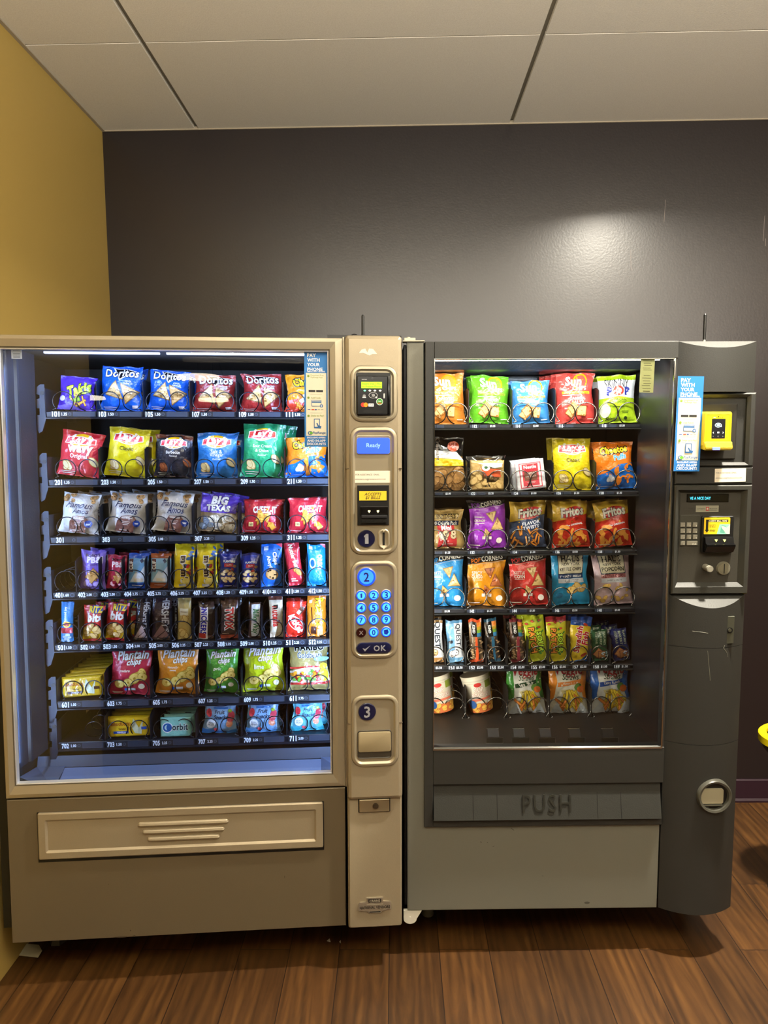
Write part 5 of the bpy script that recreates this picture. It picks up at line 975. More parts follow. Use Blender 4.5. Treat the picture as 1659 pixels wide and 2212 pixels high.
def a_bobo2(): return crimp('8c1f3a')+T("BOBO'S", .05, .86, .58, '3a1020', b=.08, hs=.9)+T('PB&J', .08, .70, .64, 'f6dbe4', b=.08)+CH('tri', -.1, .3, .2, .45, 3, .26, 'c99a5a', '9a3a3a', 5)+CH('oval', -.25, .12, .3, .24, 4, .1, 'f3b8c8', 'c03050', 4)
def a_clif(c): return Q(-.5, .86, .5, 1, c)+Q(-.44, .48, -.24, .84, '5a2a28')+T('CLIF', -.34, .66, .42, 'f4f0ea', rot=90, b=.08, hs=1.2)+PL([(-.4, .2), (-.1, .5), (.1, .45), (.4, .7), (.45, .2)], 'dfe9f2')+PL([(.1, .8), (.2, .72), (.3, .78), (.2, .86)], '2b3a5a')+Q(-.2, .2, .25, .3, 'e9e2d0')+Q(-.5, 0, .5, .17, c)+fine(0, .1, .6, 'f4f0ea', 1)
def a_mm(): return T("m&m's", .02, .42, 1.35, '3a2016', rot=-90, out='ffffff', b=.12, ow=.08, hs=.95)+CH('oval', .15, .5, .4, .95, 6, .12, '2f6ab0', '1c4070', 2)+CH('oval', .2, .3, .42, .8, 4, .11, 'c8382c', '7a1c14', 4)+E(.1, .16, .2, .17, 'f4e27a')+Q(-.25, .03, .1, .1, 'c9ccd4')
def a_plan(): return Q(-.5, .94, .5, 1, '101a58')+T('PLANTERS', 0, .73, .62, 'f4f0e4', b=.06, hs=1.1)+Q(-.26, .58, .22, .68, 'b0282c')+T('NUTS', 0, .63, .26, 'f4e8c8')+E(.3, .6, .09, .08, '8a6a4a')+CH('oval', -.28, .18, .3, .48, 13, .14, 'ecd2a0', 'a87a40', 5)+CH('oval', -.1, .42, .2, .52, 2, .12, 'd0402c', '8a1c14', 2)+Q(-.5, 0, .5, .1, '16237a')+fine(0, .06, .5, 'f4f0e4', 1)
def a_ahoy(): return T('Chips', .18, .66, .62, 'ffffff', rot=-80, b=.09, out='12408a')+T('Ahoy!', -.1, .58, .6, 'ffffff', rot=-80, b=.09, out='12408a')+CH('cookie', 0, .27, .05, .3, 1, .3, 'd8a96a', '9a6a34', 3)+Q(-.36, .85, -.15, .94, 'c8d4e4')+PL([(.2, 1), (.5, 1), (.5, .9)], 'e0506a')+CH('oval', -.4, .05, .4, .9, 5, .05, '2b1a12', '2b1a12', 2)
def a_nutter(): return T('Nutter Butter', .08, .62, 1.9, 'fbe9c8', rot=-80, b=.08, out='8a1a1a', hs=1.25)+CH('oval', .1, .3, .3, .4, 2, .24, 'e0a050', 'a8682a', 3)+Q(-.3, .1, .1, .13, 'f4d0c0')+Q(-.3, .15, .0, .18, 'f4d0c0')
def a_oreo(): return T('OREO', .18, .58, .8, 'ffffff', rot=-90, b=.12, out='12508a', hs=1.3)+E(-.22, .55, .18, .3, 'cfe6f6')+E(-.22, .55, .12, .2, '2a6a9a')+Q(-.4, .88, -.2, .96, 'cfe0ee')+PL([(.2, 1), (.5, 1), (.5, .9)], 'e0506a')
def a_ritz(): return E(.08, .88, .33, .2, '1f3f9f')+T('RITZ', .08, .88, .62, 'f7d63a', b=.1, out='1a2a60', hs=1.5)+T('bits', .06, .66, .7, 'ffffff', b=.12, out='c84030', hs=1.2)+Q(-.5, 0, .5, .3, 'ecc22c')+CH('oval', -.3, .12, .35, .45, 15, .16, 'f2cf86', 'b8823a', 6)+PL([(-.5, 0), (.5, 0), (.5, .06), (0, .1), (-.5, .04)], 'c8242c')
def a_hersh(alt): return T("HERSHEY'S", .22, .58, 1.85, 'c9c9d0', rot=-90, b=.06, hs=1.35)+PL([(-.45, .05), (.0, .36), (.45, .05)], 'b8a4a8' if not alt else '8a6a70')+[('q', 0, .14, [(-.3, -.02), (.3, -.02), (.3, .02), (-.3, .02)], '3a2630', 40)]+fine(-.25, .5, .12, 'd0c8d8', 2)
def a_snick(): return Q(-.42, .0, .12, 1, 'e8e8f4')+T('SNICKERS', -.15, .52, 1.85, '2a2ab8', rot=-90, b=.1, hs=1.3, out='ffffff')+Q(-.5, .86, .5, 1, '3a2620')+Q(-.42, .02, .0, .16, 'b8342c')+Q(.12, .1, .5, .86, '2a1c1c')
def a_twix(): return Q(-.5, .85, .5, 1, '4a2a1e')+T('TWIX', .02, .52, 1.25, 'c0262a', rot=-90, b=.1, out='f4f4f0', ow=.1, hs=1.45)+Q(-.5, 0, .5, .1, 'a8442c')+fine(-.2, .14, .4, 'e8c0a0', 1)
def a_milky(): return Q(-.45, .05, .45, .95, 'e0e8f0')+T('Milky Way', .05, .47, 2.1, '1f7a4a', rot=-90, b=.06, sh=.2, out='ffffff', hs=1.6)+Q(-.5, 0, -.25, 1, '4a3028')
def a_nut(): return Q(-.5, .88, .5, 1, '6a3c30')+T('nutella', .0, .5, 1.5, 'c0342c', rot=-90, b=.08, hs=1.3)+T('n', .0, .72, .3, '1c1c1c', rot=-90, b=.08)+Q(-.5, 0, .5, .12, 'cdb89a')
def a_kit(): return E(.0, .38, .44, .3, 'ffffff', -40)+E(.0, .38, .40, .26, 'd82420', -40)+T('KitKat', .0, .39, 1.0, 'ffffff', rot=-60, b=.1, hs=1.25, sh=.2)+[('q', .25, .75, [(-.12, -.2), (.12, -.2), (.12, .2), (-.12, .2)], '6a3c28', -35), ('q', .15, .7, [(-.08, -.1), (.08, -.1), (.08, .1), (-.08, .1)], 'eee4dc', -35)]
def a_rees(): return Q(-.5, .9, .5, 1, 'd8701a')+T("Reese's", .18, .58, 1.5, 'f7dc1e', rot=-90, b=.1, out='4a2410', hs=1.3)+Q(-.28, .35, -.22, .68, '4a2410')+Q(-.3, .06, .0, .24, '5a3220')+Q(.05, .04, .35, .18, 'ecc88a')+Q(-.38, .78, -.24, .84, 'd8d4f0')
def a_alj(): return T('Almond Joy', -.1, .68, 1.3, 'f4f4f4', rot=90, b=.06)+E(.0, .44, .34, .26, 'f2d43a')+E(0, .44, .22, .17, 'd8402c')+Q(-.45, .22, .45, .36, 'c83a4a')+CH('oval', -.3, .04, .3, .2, 5, .2, 'cfe4f0', '6aa8d0', 3)
def a_ferr(): return Q(-.3, .56, .3, .72, 'e6ddb8')+CH('oval', -.2, .1, .2, .28, 3, .34, 'e8d088', 'a8823a', 3)+CH('oval', -.1, .42, .15, .5, 2, .3, 'd8bc70', '9a742c', 5)+T('FERRERO', 0, .64, .5, '6a4a1c')
def a_takis(): return crimp('2f1c7a')+T('Takis', .1, .60, .7, 'c8e83a', b=.1, out='141414', rot=18, sh=.3, hs=1.3)+CH('stick', -.1, .2, .3, .36, 4, .16, 'd8b04a', '8a3a2a', 3)+CH('oval', -.15, .2, .1, .34, 3, .1, 'b8e05a', '5a9a2a', 2)+E(-.36, .32, .08, .07, 'c8c0f0')+PL([(-.5, .1), (-.1, .2), (.1, .05), (-.4, .02)], '8a78e8')
def a_skinny(): return Q(-.5, .88, .5, 1, 'a8cc1e')+PL([(-.5, .5), (.0, .55), (.5, .5), (.5, .9), (-.5, .9)], 'e4ecf4')+T('SKiNNY', -.02, .82, .66, '2f2f3a', b=-.005, hs=1.7)+T('P', -.24, .66, .15, '23309a', b=.16, hs=1.0)+T('P', .26, .66, .15, '23309a', b=.16, hs=1.0)+E(.01, .665, .15, .12, 'd8402c')+E(.01, .665, .085, .07, 'f4f2dc')+T('ORIGINAL', .06, .47, .36, '2f4a1a', b=.0)+T('POPCORN', .06, .42, .3, '2f4a1a', b=.0)+fine(0, .33, .3, '4a6a1a', 1)+E(-.32, .25, .13, .16, 'eef2e4')+fine(.2, .24, .2, '4a6a1a', 2)+T('Skinny', -.15, .09, .3, '1c2c0c', sh=.3)+E(.2, .1, .04, .04, '2c3c1c')
def a_nestle(): return Q(-.38, .06, .38, .9, 'd8505a')+Q(-.35, .09, .35, .87, 'f8eeee')+Q(-.28, .12, .28, .86, 'd8505a')+Q(-.26, .6, .26, .84, 'd0404c')+T('Nestle', 0, .76, .44, 'ffffff', b=.08)+Q(-.22, .3, .22, .6, '8a5a4a')+T('RICH', .0, .54, .22, 'f4e8e0', b=.04)+T('CHOCOLATE', .0, .44, .38, 'f4e8e0', b=.04)+fine(0, .25, .3, 'f8e4e0', 2)
def a_danish(): return CH('oval', -.4, .1, .4, .9, 22, .13, 'd9b878', 'b08c4c', 4)+PL([(-.3, .9), (.2, .74), (.4, .78), (.42, .9)], 'f4f0ea')+PL([(-.2, .75), (.35, .7), (.38, .45), (-.1, .48)], 'd8603a')+E(-.05, .76, .12, .1, 'f4f4f4')+E(-.05, .76, .05, .04, '3a6a3a')+T('DANISH', .0, .77, .22, '2f5a2f')
def a_crois(): return CH('oval', -.4, .06, .42, .42, 12, .2, 'b98a50', '7a5428', 4)+PL([(-.5, .46), (.5, .46), (.5, .57), (-.5, .62)], 'f0c21c')+PL([(-.5, .62), (.5, .57), (.3, .72), (0, .68), (-.5, .76)], 'e6e6e2')+E(.22, .82, .15, .12, 'b8421e')+T('Croissant', -.18, .76, .5, '6a5a4a', rot=-90)
def a_snyd(): return Q(-.36, .76, .4, .9, 'cbb06a')+Q(-.34, .77, .38, .89, '4a2a18')+Q(-.32, .78, .36, .88, 'cdb26c')+T("SNYDER'S", .02, .83, .56, '3a2010', b=.05, hs=1.2)+Q(-.4, .60, .42, .72, '1c2440')+T('100 Calorie Pack', .0, .66, .76, 'f0ead8', hs=1.2)+Q(-.22, .06, .28, .6, 'c8383a')+T('Mini', .04, .54, .3, 'ffffff', b=.08)+CH('ring', -.15, .3, .3, .44, 6, .1, 'e0c8a0', '5a3a20', 4)+fine(.02, .14, .3, 'f0c8b8', 1)
def a_bigtex(): return PL([(-.5, .5), (.5, .52), (.5, 1), (-.5, 1)], '5a3fc0')+PL([(-.3, 1), (-.2, 1), (-.1, .7)], '8a78e0')+PL([(.1, 1), (.25, 1), (.05, .7)], '8a78e0')+T('BIG', .02, .83, .44, 'ffffff', b=.12, out='1c1440', hs=.95)+T('TEXAS', .02, .63, .66, 'ffffff', b=.12, out='1c1440', hs=.95)+CH('oval', -.35, .1, .38, .45, 9, .2, 'e8dcc4', 'a08a68', 4)+CH('oval', -.38, .1, -.1, .3, 5, .1, 'a8c0e0', '6a80a8', 8)
def a_cup(): return Q(-.5, .9, .5, .93, 'c8c0a8')+Q(-.5, .84, .5, .86, 'c8bea4')+E(0, .80, .09, .05, 'c83228')+Q(.18, .68, .42, .88, '8a9a30')+T('CUP', .0, .66, .24, 'f4ead8', b=.08, out='a8281e', hs=1.1)+T('NOODLES', .03, .51, .44, 'f4ead8', b=.08, out='a8281e', hs=1.3)+PL([(-.22, .40), (.3, .42), (.3, .36), (-.2, .33)], 'e0785a')+Q(-.5, .0, .5, .26, 'd8703a')+CH('oval', -.3, .06, .4, .3, 12, .08, 'f0b84a', 'c0702a', 4)+E(-.22, .26, .1, .1, '2a5a9a')

CNT = {}
def prod(M, T_, cx, yb, w, h, name, cat, desc, where, body, art, th=.022, tilt=0, lean=4, shape='bag', back=0, bstep=.052, bdx=0, seed=None, film=0, clear=False, dd=.021, group=None, btilt=None):
    d = dT if M is MA else dB
    dp = d+.02; u, z0 = pix(M, cx, yb, dp); h_ = pix(M, cx, yb-h, dp)[1]-z0; w_ = pix(M, cx+w/2, yb, dp)[0]-pix(M, cx-w/2, yb, dp)[0]
    h_ = h_/math.cos(R(lean)); seed = seed or (cx*7+int(yb)) % 97+1
    o = packet(name, w_, h_, th, body, art, seed, shape, film, clear=clear)
    z = T_[2]+.0015+abs(math.sin(R(tilt)))*w_*.5*.85+(.0 if shape != 'cup' else 0)
    dm = d+dd+(th if shape != 'cup' else w_*.42)
    rn = random.Random(seed)
    def place(q, k, du=0, dt=0): q.matrix_world = M @ Matrix.Translation((u+du, dm+bstep*k, z)) @ Matrix.Rotation(R(tilt+dt), 4, 'Y') @ Matrix.Rotation(R(-lean), 4, 'X')
    place(o, 0); tag(o, desc+', '+where, cat, group if back else None)
    for k in range(1, back+1):
        q = o.copy(); COL.objects.link(q); place(q, k, bdx*k+rn.uniform(-.002, .002), rn.uniform(-2, 2) if btilt is None else btilt*k)
        lab = desc+', '+where+', '+['', 'one', 'two', 'three', 'four', 'five', 'six', 'seven', 'eight'][k]+' behind front'
        tag(q, lab, cat, group)
    return o
def sl(n): return ('grey' if n[0] == '1' and int(n) > 111 else 'tan')+' machine slot '+n
A1, A2, A3, A4, A5, A6, A7 = TA
p = prod
CB_, SB_, CB2 = 'chip bag', 'snack bag', 'candy bar'
p(MA, A1, 160, 886, 84, 74, 'chip_bag', CB_, 'small purple rolled tortilla chip bag', sl('101'), '4a2bb4', a_takis(), tilt=4, th=.02)
p(MA, A1, 258, 885, 96, 97, 'chip_bag', CB_, 'taller bright blue tortilla chip bag', sl('103'), '1c5fd0', a_tri('COOL\nRANCH', '123f9a'), tilt=2, back=1, bdx=.004, group='blue tortilla chip bags in slot 103')
p(MA, A1, 361, 885, 94, 90, 'chip_bag', CB_, 'shorter bright blue tortilla chip bag', sl('105'), '1b5bcb', a_tri('COOL\nRANCH', '123f9a'), tilt=3, back=1, bdx=.022, group='blue tortilla chip bags in slot 105')
p(MA, A1, 463, 884, 97, 80, 'chip_bag', CB_, 'brick red tortilla chip bag beside a blue one', sl('107'), '9c2c2a', a_tri('NACHO\nCHEESE', '6c1616'), tilt=1)
p(MA, A1, 564, 884, 94, 82, 'chip_bag', CB_, 'brick red tortilla chip bag beside the orange one', sl('109'), 'a52c2b', a_tri('NACHO\nCHEESE', '6c1616'), tilt=0, seed=31)
p(MA, A1, 658, 884, 88, 82, 'chip_bag', CB_, 'orange cheese puff bag half behind the blue sticker', sl('111'), 'e8911e', a_cheet(), tilt=0)
p(MA, A2, 166, 1033, 100, 97, 'chip_bag', CB_, 'red wavy potato chip bag leaning right', sl('201'), 'cf3340', a_lays('Original', 'fff0f0', 'b8202e', wavy=1), tilt=6)
p(MA, A2, 269, 1033, 96, 106, 'chip_bag', CB_, 'bright yellow classic potato chip bag', sl('203'), 'e2d21c', a_lays('Classic', '3a3414', 'c4b818'), tilt=5, back=1, bdx=.02, group='yellow potato chip bags in slot 203')
p(MA, A2, 371, 1032, 88, 93, 'chip_bag', CB_, 'dark charcoal barbecue potato chip bag', sl('205'), '2e2e3a', a_lays('Barbecue', 'f0e8e0', '6a3a2c', chipc=('a8603c', '5c2c1c'), sub2='Flavored'), tilt=3, back=1, bdx=-.012, btilt=-4, group='dark barbecue chip bags in slot 205')
p(MA, A2, 468, 1031, 96, 98, 'chip_bag', CB_, 'mid blue salt and vinegar potato chip bag', sl('207'), '2f7fd2', a_lays('Salt &\nVinegar', 'eaf4ff', '2463b0', sub2='Flavored'), tilt=0, back=1, bdx=.02, group='blue potato chip bags in slot 207')
p(MA, A2, 564, 1030, 92, 117, 'chip_bag', CB_, 'tall teal green sour cream potato chip bag', sl('209'), '2ea56e', a_lays('Sour Cream\n& Onion', 'eafff2', '1f8a58', sub2='Flavored'), tilt=2, back=3, bdx=.013, bstep=.03, group='green potato chip bags in slot 209')
p(MA, A2, 664, 1029, 96, 86, 'chip_bag', CB_, 'orange and blue cheese puff bag', sl('211'), 'ec8420', a_puffs(), tilt=-1, back=1, bdx=-.006, group='orange and blue puff bags in slot 211')
for cx, sn, tl, bd, ps in ((166, '301', 6, .022, 'first'), (268, '303', 6, .02, 'middle'), (369, '305', 7, .018, 'last')):
    p(MA, A3, cx, 1161, 88, 86, 'cookie_bag', 'cookie bag', 'white cookie bag, '+ps+' of three columns', sl(sn), 'e4e2e0', a_amos(), tilt=tl, th=.02, back=2, bdx=bd, group='white cookie bags in slot '+sn)
p(MA, A3, 468, 1156, 88, 82, 'pastry_pack', 'pastry pack', 'clear wrapped iced bun with purple label', sl('307'), 'b8a890', a_bigtex(), tilt=5, back=1, bdx=.02, group='purple labelled buns in slot 307')
p(MA, A3, 565, 1154, 88, 70, 'cracker_bag', 'cracker bag', 'red cracker bag beside the iced bun', sl('309'), 'c42a38', a_cheez(), tilt=2, back=2, bdx=.004, th=.018, bstep=.035, group='red cracker bags in slot 309')
p(MA, A3, 664, 1153, 88, 74, 'cracker_bag', 'cracker bag', 'red cracker bag at the window edge', sl('311'), 'cc2b3a', a_cheez(), tilt=0, back=2, bdx=.002, th=.018, seed=44, bstep=.035, group='red cracker bags in slot 311')
p(MA, A4, 197, 1277, 58, 84, 'snack_bar_pack', SB_, 'lavender purple soft oat bite pouch', sl('402'), '7a62cc', a_bobo(), tilt=3, th=.014, back=1, bdx=.012, group='lavender pouches in slot 402')
p(MA, A4, 249, 1276, 46, 72, 'snack_bar_pack', SB_, 'crimson pink oat bite pouch', sl('403'), 'b02c4c', a_bobo2(), tilt=3, th=.014, back=2, bdx=.02, group='crimson pouches in slot 403')
p(MA, A4, 297, 1274, 44, 76, 'energy_bar', 'energy bar', 'blue energy bar with pale mountain print', sl('404'), '6fa6d4', a_clif('1f4fb0'), tilt=1, th=.010, shape='bar', back=2, bdx=.016, group='blue energy bars in slot 404')
p(MA, A4, 345, 1273, 45, 75, 'energy_bar', 'energy bar', 'rust brown and pale blue energy bar', sl('405'), '8ab4cf', a_clif('9a4a20'), tilt=2, th=.010, shape='bar', back=1, bdx=.004, group='brown energy bars in slot 405')
p(MA, A4, 396, 1272, 44, 94, 'candy_bag', 'candy bag', 'yellow peanut candy bag beside brown bar', sl('406'), 'efd21c', a_mm(), tilt=2, th=.011, shape='bar', back=1, bdx=.006, group='yellow candy bags in slot 406')
p(MA, A4, 446, 1271, 44, 94, 'candy_bag', 'candy bag', 'yellow peanut candy bag beside navy nuts', sl('407'), 'efd21c', a_mm(), tilt=0, th=.011, shape='bar', back=1, bdx=.012, seed=12, group='yellow candy bags in slot 407')
p(MA, A4, 494, 1269, 42, 76, 'nut_bag', 'nut bag', 'navy nut bag beside yellow candy', sl('408'), '1c2c8c', a_plan(), tilt=0, th=.012, shape='bar', back=1, bdx=.006, group='navy nut bags in slot 408')
p(MA, A4, 542, 1268, 41, 72, 'nut_bag', 'nut bag', 'navy nut bag beside blue cookies', sl('409'), '1c2c8c', a_plan(), tilt=0, th=.012, shape='bar', seed=22)
p(MA, A4, 588, 1267, 46, 92, 'cookie_pack', 'cookie pack', 'bright blue chocolate chip cookie pack', sl('410'), '1f6fd8', a_ahoy(), tilt=-1, th=.012, shape='bar')
p(MA, A4, 641, 1264, 34, 92, 'cookie_pack', 'cookie pack', 'slim red peanut cookie pack leaning left', sl('411'), 'd03240', a_nutter(), tilt=-7, th=.012, shape='bar')
p(MA, A4, 684, 1263, 40, 90, 'cookie_pack', 'cookie pack', 'sky blue sandwich cookie pack', sl('412'), '1f92d8', a_oreo(), tilt=0, th=.013, shape='bar')
p(MA, A5, 143, 1393, 27, 86, 'candy_bar', CB2, 'slim blue coconut candy bar', sl('501'), '2f86cc', a_alj(), tilt=1, th=.009, shape='bar')
p(MA, A5, 199, 1392, 47, 76, 'cracker_bag', 'cracker bag', 'red yellow mini cracker bag beside slim blue bar', sl('502'), 'd02a30', a_ritz(), tilt=3, th=.013, shape='bar', back=2, bdx=.02, group='mini cracker bags in slot 502')
p(MA, A5, 248, 1391, 47, 80, 'cracker_bag', 'cracker bag', 'red yellow mini cracker bag beside dark bar', sl('503'), 'd02a30', a_ritz(), tilt=5, th=.013, shape='bar', seed=33, back=2, bdx=.018, group='mini cracker bags in slot 503')
p(MA, A5, 304, 1390, 32, 90, 'candy_bar', CB2, 'dark chocolate bar with pale triangle', sl('504'), '2a2228', a_hersh(0), tilt=5, th=.008, shape='bar', back=1, bdx=.014, group='dark chocolate bars in slot 504')
p(MA, A5, 347, 1389, 42, 93, 'candy_bar', CB2, 'wide plum chocolate bar with lattice print', sl('505'), '33242e', a_hersh(1), tilt=2, th=.008, shape='bar', back=1, bdx=.012, group='plum chocolate bars in slot 505')
p(MA, A5, 397, 1386, 30, 92, 'candy_bar', CB2, 'clear wrapped row of gold foil chocolate balls', sl('506'), 'c8b06a', a_ferr(), tilt=1, th=.012, shape='bar')
p(MA, A5, 444, 1384, 34, 78, 'candy_bar', CB2, 'brown and white peanut candy bar with blue letters', sl('507'), '6a4a40', a_snick(), tilt=1, th=.010, shape='bar', back=1, bdx=.014, group='brown candy bars in slot 507')
p(MA, A5, 494, 1382, 38, 82, 'candy_bar', CB2, 'dark foil candy bar with big red letters', sl('508'), '4a3430', a_twix(), tilt=1, th=.010, shape='bar', back=1, bdx=.008, group='dark foil candy bars in slot 508')
p(MA, A5, 549, 1380, 26, 76, 'candy_bar', CB2, 'narrow white candy bar with green script', sl('509'), '5a4034', a_milky(), tilt=1, th=.010, shape='bar')
p(MA, A5, 598, 1381, 30, 90, 'candy_bar', CB2, 'cream and brown hazelnut spread snack stick', sl('510'), 'dccfb4', a_nut(), tilt=-2, th=.009, shape='bar', back=1, bdx=.0, group='cream snack sticks in slot 510')
p(MA, A5, 639, 1379, 44, 76, 'candy_bar', CB2, 'red wafer candy bar with white oval script', sl('511'), 'e0301e', a_kit(), tilt=1, th=.009, shape='bar', back=2, bdx=-.001, bstep=.03, group='red wafer bars in slot 511')
p(MA, A5, 684, 1378, 40, 92, 'candy_bar', CB2, 'orange peanut butter cup pack with yellow script', sl('512'), 'ee8c22', a_rees(), tilt=0, th=.009, shape='bar', back=1, bdx=.0, group='orange cup packs in slot 512')
p(MA, A6, 178, 1518, 90, 44, 'wafer_pack', 'wafer pack', 'yellow wafer brick with brown label', sl('601'), 'e0b828', a_wafer('4a2a1c'), tilt=-3, lean=2, shape='box', th=.016, back=7, bstep=.038, bdx=.0005, dd=.02, group='yellow wafer packs in slot 601')
p(MA, A6, 279, 1512, 96, 100, 'chip_bag', CB_, 'raspberry red plantain chip bag', sl('603'), 'bf2f49', a_plant('maduro', '8a1c34'), tilt=2)
p(MA, A6, 381, 1508, 98, 104, 'chip_bag', CB_, 'amber orange plantain chip bag', sl('605'), 'e0932a', a_plant('Naturally\nsweet', 'a8641c'), tilt=2)
p(MA, A6, 476, 1508, 78, 98, 'chip_bag', CB_, 'leaf green plantain chip bag, narrower', sl('607'), '4f9a34', a_plant('garlic', '2f6a20'), tilt=2)
p(MA, A6, 571, 1503, 97, 104, 'chip_bag', CB_, 'lime yellow plantain chip bag', sl('609'), 'b9c81e', a_plant('lime', '8a9a18'), tilt=-1)
p(MA, A6, 668, 1497, 92, 102, 'candy_bag', 'candy bag', 'gold gummy candy bag with red bands', sl('611'), 'a8965a', a_haribo(), tilt=-1, back=1, bdx=.0, group='gold gummy bags in slot 611')
p(MA, A7, 278, 1600, 94, 44, 'wafer_pack', 'wafer pack', 'yellow wafer brick with blue label', sl('703'), 'ecc51e', a_wafer('2a5ac0'), tilt=-1, lean=2, shape='box', th=.016, back=3, bstep=.04, dd=.02, group='yellow wafer packs in slot 703')
p(MA, A7, 381, 1598, 68, 42, 'gum_pack', 'gum pack', 'pale teal chewing gum pack with blue ring', sl('705'), '8accc0', a_orbit(), tilt=0, lean=2, shape='box', th=.008, back=4, bstep=.03, bdx=.004, dd=.012, group='teal gum packs in slot 705')
p(MA, A7, 473, 1592, 76, 76, 'fruit_snack_bag', SB_, 'light blue fruit snack pouch beside the gum', sl('707'), '8cb8e4', a_welch('2f7fd0'), tilt=2, th=.016, back=1, bdx=.004, group='fruit snack pouches in slot 707')
p(MA, A7, 567, 1590, 76, 76, 'fruit_snack_bag', SB_, 'light blue fruit snack pouch between two others', sl('709'), '86b4e2', a_welch('5a9ad8'), tilt=0, th=.016, seed=51, back=1, bdx=.004, group='fruit snack pouches in slot 709')
p(MA, A7, 664, 1589, 72, 76, 'fruit_snack_bag', SB_, 'aqua fruit snack pouch with pink fruit', sl('711'), '6fc2d8', a_welch('38b0c4'), tilt=-1, th=.016, seed=57, back=1, bdx=.016, group='aqua fruit pouches in slot 711')
# grey machine
B1_, B2_, B3_, B4_, B5_, B6_ = TB
G_ = ' of the grey machine'
p(MB, B1_, 963, 916, 92, 112, 'chip_bag', CB_, 'orange whole grain chip bag', 'far left, grey machine top row', 'f0953a', a_sun('d8782a', 'HARVEST', 'CHEDDAR', 'e8d05a', 'f2a648'), tilt=0, back=1, bdx=.004, group='orange chip bags in the top left slot')
p(MB, B1_, 1058, 915, 90, 104, 'chip_bag', CB_, 'apple green whole grain chip bag', sl('112'), '6cc42e', a_sun('4a9a20', 'French', 'Onion', '9ad03c', '8cd24a'), tilt=2, back=2, bdx=-.004, bstep=.035, group='green chip bags in slot 112')
p(MB, B1_, 1150, 915, 90, 94, 'chip_bag', CB_, 'cornflower blue whole grain chip bag', sl('114'), '4a9ae4', a_sun('2f78c4', 'ORIGINAL', '', 'f2c62c', '6ab0ee'), tilt=-2, back=1, bdx=-.008, group='blue chip bags in slot 114')
p(MB, B1_, 1246, 916, 90, 110, 'chip_bag', CB_, 'coral red whole grain chip bag', sl('116'), 'e2504a', a_sun('c03a38', 'GARDEN', 'SALSA', 'f2c62c', 'e86058'), tilt=-1, back=3, bdx=-.012, bstep=.035, group='red chip bags in slot 116')
p(MB, B1_, 1337, 914, 88, 104, 'popcorn_bag', 'popcorn bag', 'lime green and white popcorn bag', sl('118'), 'b4d62c', a_skinny(), tilt=-2, back=1, bdx=-.003, group='lime popcorn bags in slot 118')
p(MB, B2_, 962, 1062, 92, 116, 'pastry_pack', 'pastry pack', 'clear bagged croissants with yellow stripe', 'far left, grey machine second row', 'a07844', a_crois(), tilt=0, film=.6)
p(MB, B2_, 1053, 1061, 74, 66, 'cookie_pack', 'cookie pack', 'clear wrapped square crumb cookie with orange label', sl('122'), 'd4b070', a_danish(), tilt=0, lean=2, shape='box', th=.012)
o = prod(MB, B2_, 1053, 1062, 90, 76, 'wrapper', 'x', 'x', 'x', 'ffffff', [], th=.018, lean=2, clear=True, dd=.017); o['label'] = 'clear plastic wrapper'; del o['category']
pk = [q for q in bpy.data.objects if q.name.startswith('cookie_pack') and '122' in q.get('label', '')][0]
mw_ = o.matrix_world.copy(); o.parent = pk; o.matrix_parent_inverse = Matrix.Identity(4); o.matrix_basis = pk.matrix_basis.inverted() @ mw_
p(MB, B2_, 1150, 1062, 62, 64, 'cocoa_packet', 'cocoa packet', 'white and red hot chocolate packet leaning left', sl('124'), 'eceef2', a_nestle(), tilt=-7, lean=2, shape='box', th=.004, back=2, bdx=-.009, bstep=.02, dd=.022, group='hot chocolate packets in slot 124')
p(MB, B2_, 1240, 1062, 90, 114, 'chip_bag', CB_, 'sunny yellow classic potato chip bag', sl('126'), 'ecd522', a_lays('Classic', '3a3414', 'cdb818'), tilt=-1, back=1, bdx=-.007, seed=18, group='yellow potato chip bags in slot 126')
p(MB, B2_, 1334, 1062, 92, 102, 'chip_bag', CB_, 'orange and blue cheese puff bag', sl('128'), 'f2801e', a_puffs(), tilt=-3, back=1, bdx=-.006, seed=29, group='orange and blue puff bags in slot 128')
p(MB, B3_, 963, 1188, 84, 84, 'pretzel_bag', 'pretzel bag', 'kraft brown pretzel bag with red panel', 'far left, grey machine third row', 'b8985a', a_snyd(), tilt=0, back=1, group='pretzel bags in the third row')
p(MB, B3_, 1054, 1188, 88, 102, 'chip_bag', CB_, 'magenta purple popped corn chip bag', sl('132'), 'a53cc8', a_corner('CINNAMON', 'CRUNCH', '8a3aa8'), tilt=-1)
p(MB, B3_, 1142, 1188, 86, 100, 'chip_bag', CB_, 'gold and slate blue corn twist bag', sl('134'), 'c8a234', a_fritos('FLAVOR\nTWISTS', '3c4a66', '3a6ab0'), tilt=-1)
p(MB, B3_, 1236, 1188, 84, 100, 'chip_bag', CB_, 'gold and red corn chip bag between others', sl('136'), 'd0a830', a_fritos('The ORIGINAL', 'c9321f', 'c02a20'), tilt=-2, back=1, bdx=-.006, group='gold and red corn chip bags in slot 136')
p(MB, B3_, 1330, 1188, 84, 98, 'chip_bag', CB_, 'gold and red corn chip bag, last in row', sl('138'), 'd0a830', a_fritos('The ORIGINAL', 'c9321f', 'c02a20'), tilt=-4, back=1, bdx=-.012, seed=61, group='gold and red corn chip bags in slot 138')
p(MB, B4_, 961, 1314, 90, 110, 'chip_bag', CB_, 'sky blue popped corn chip bag with black top', 'far left, grey machine fourth row', '2f96dc', a_corner('WHITE', 'CHEDDAR', '2f96dc'), tilt=0)
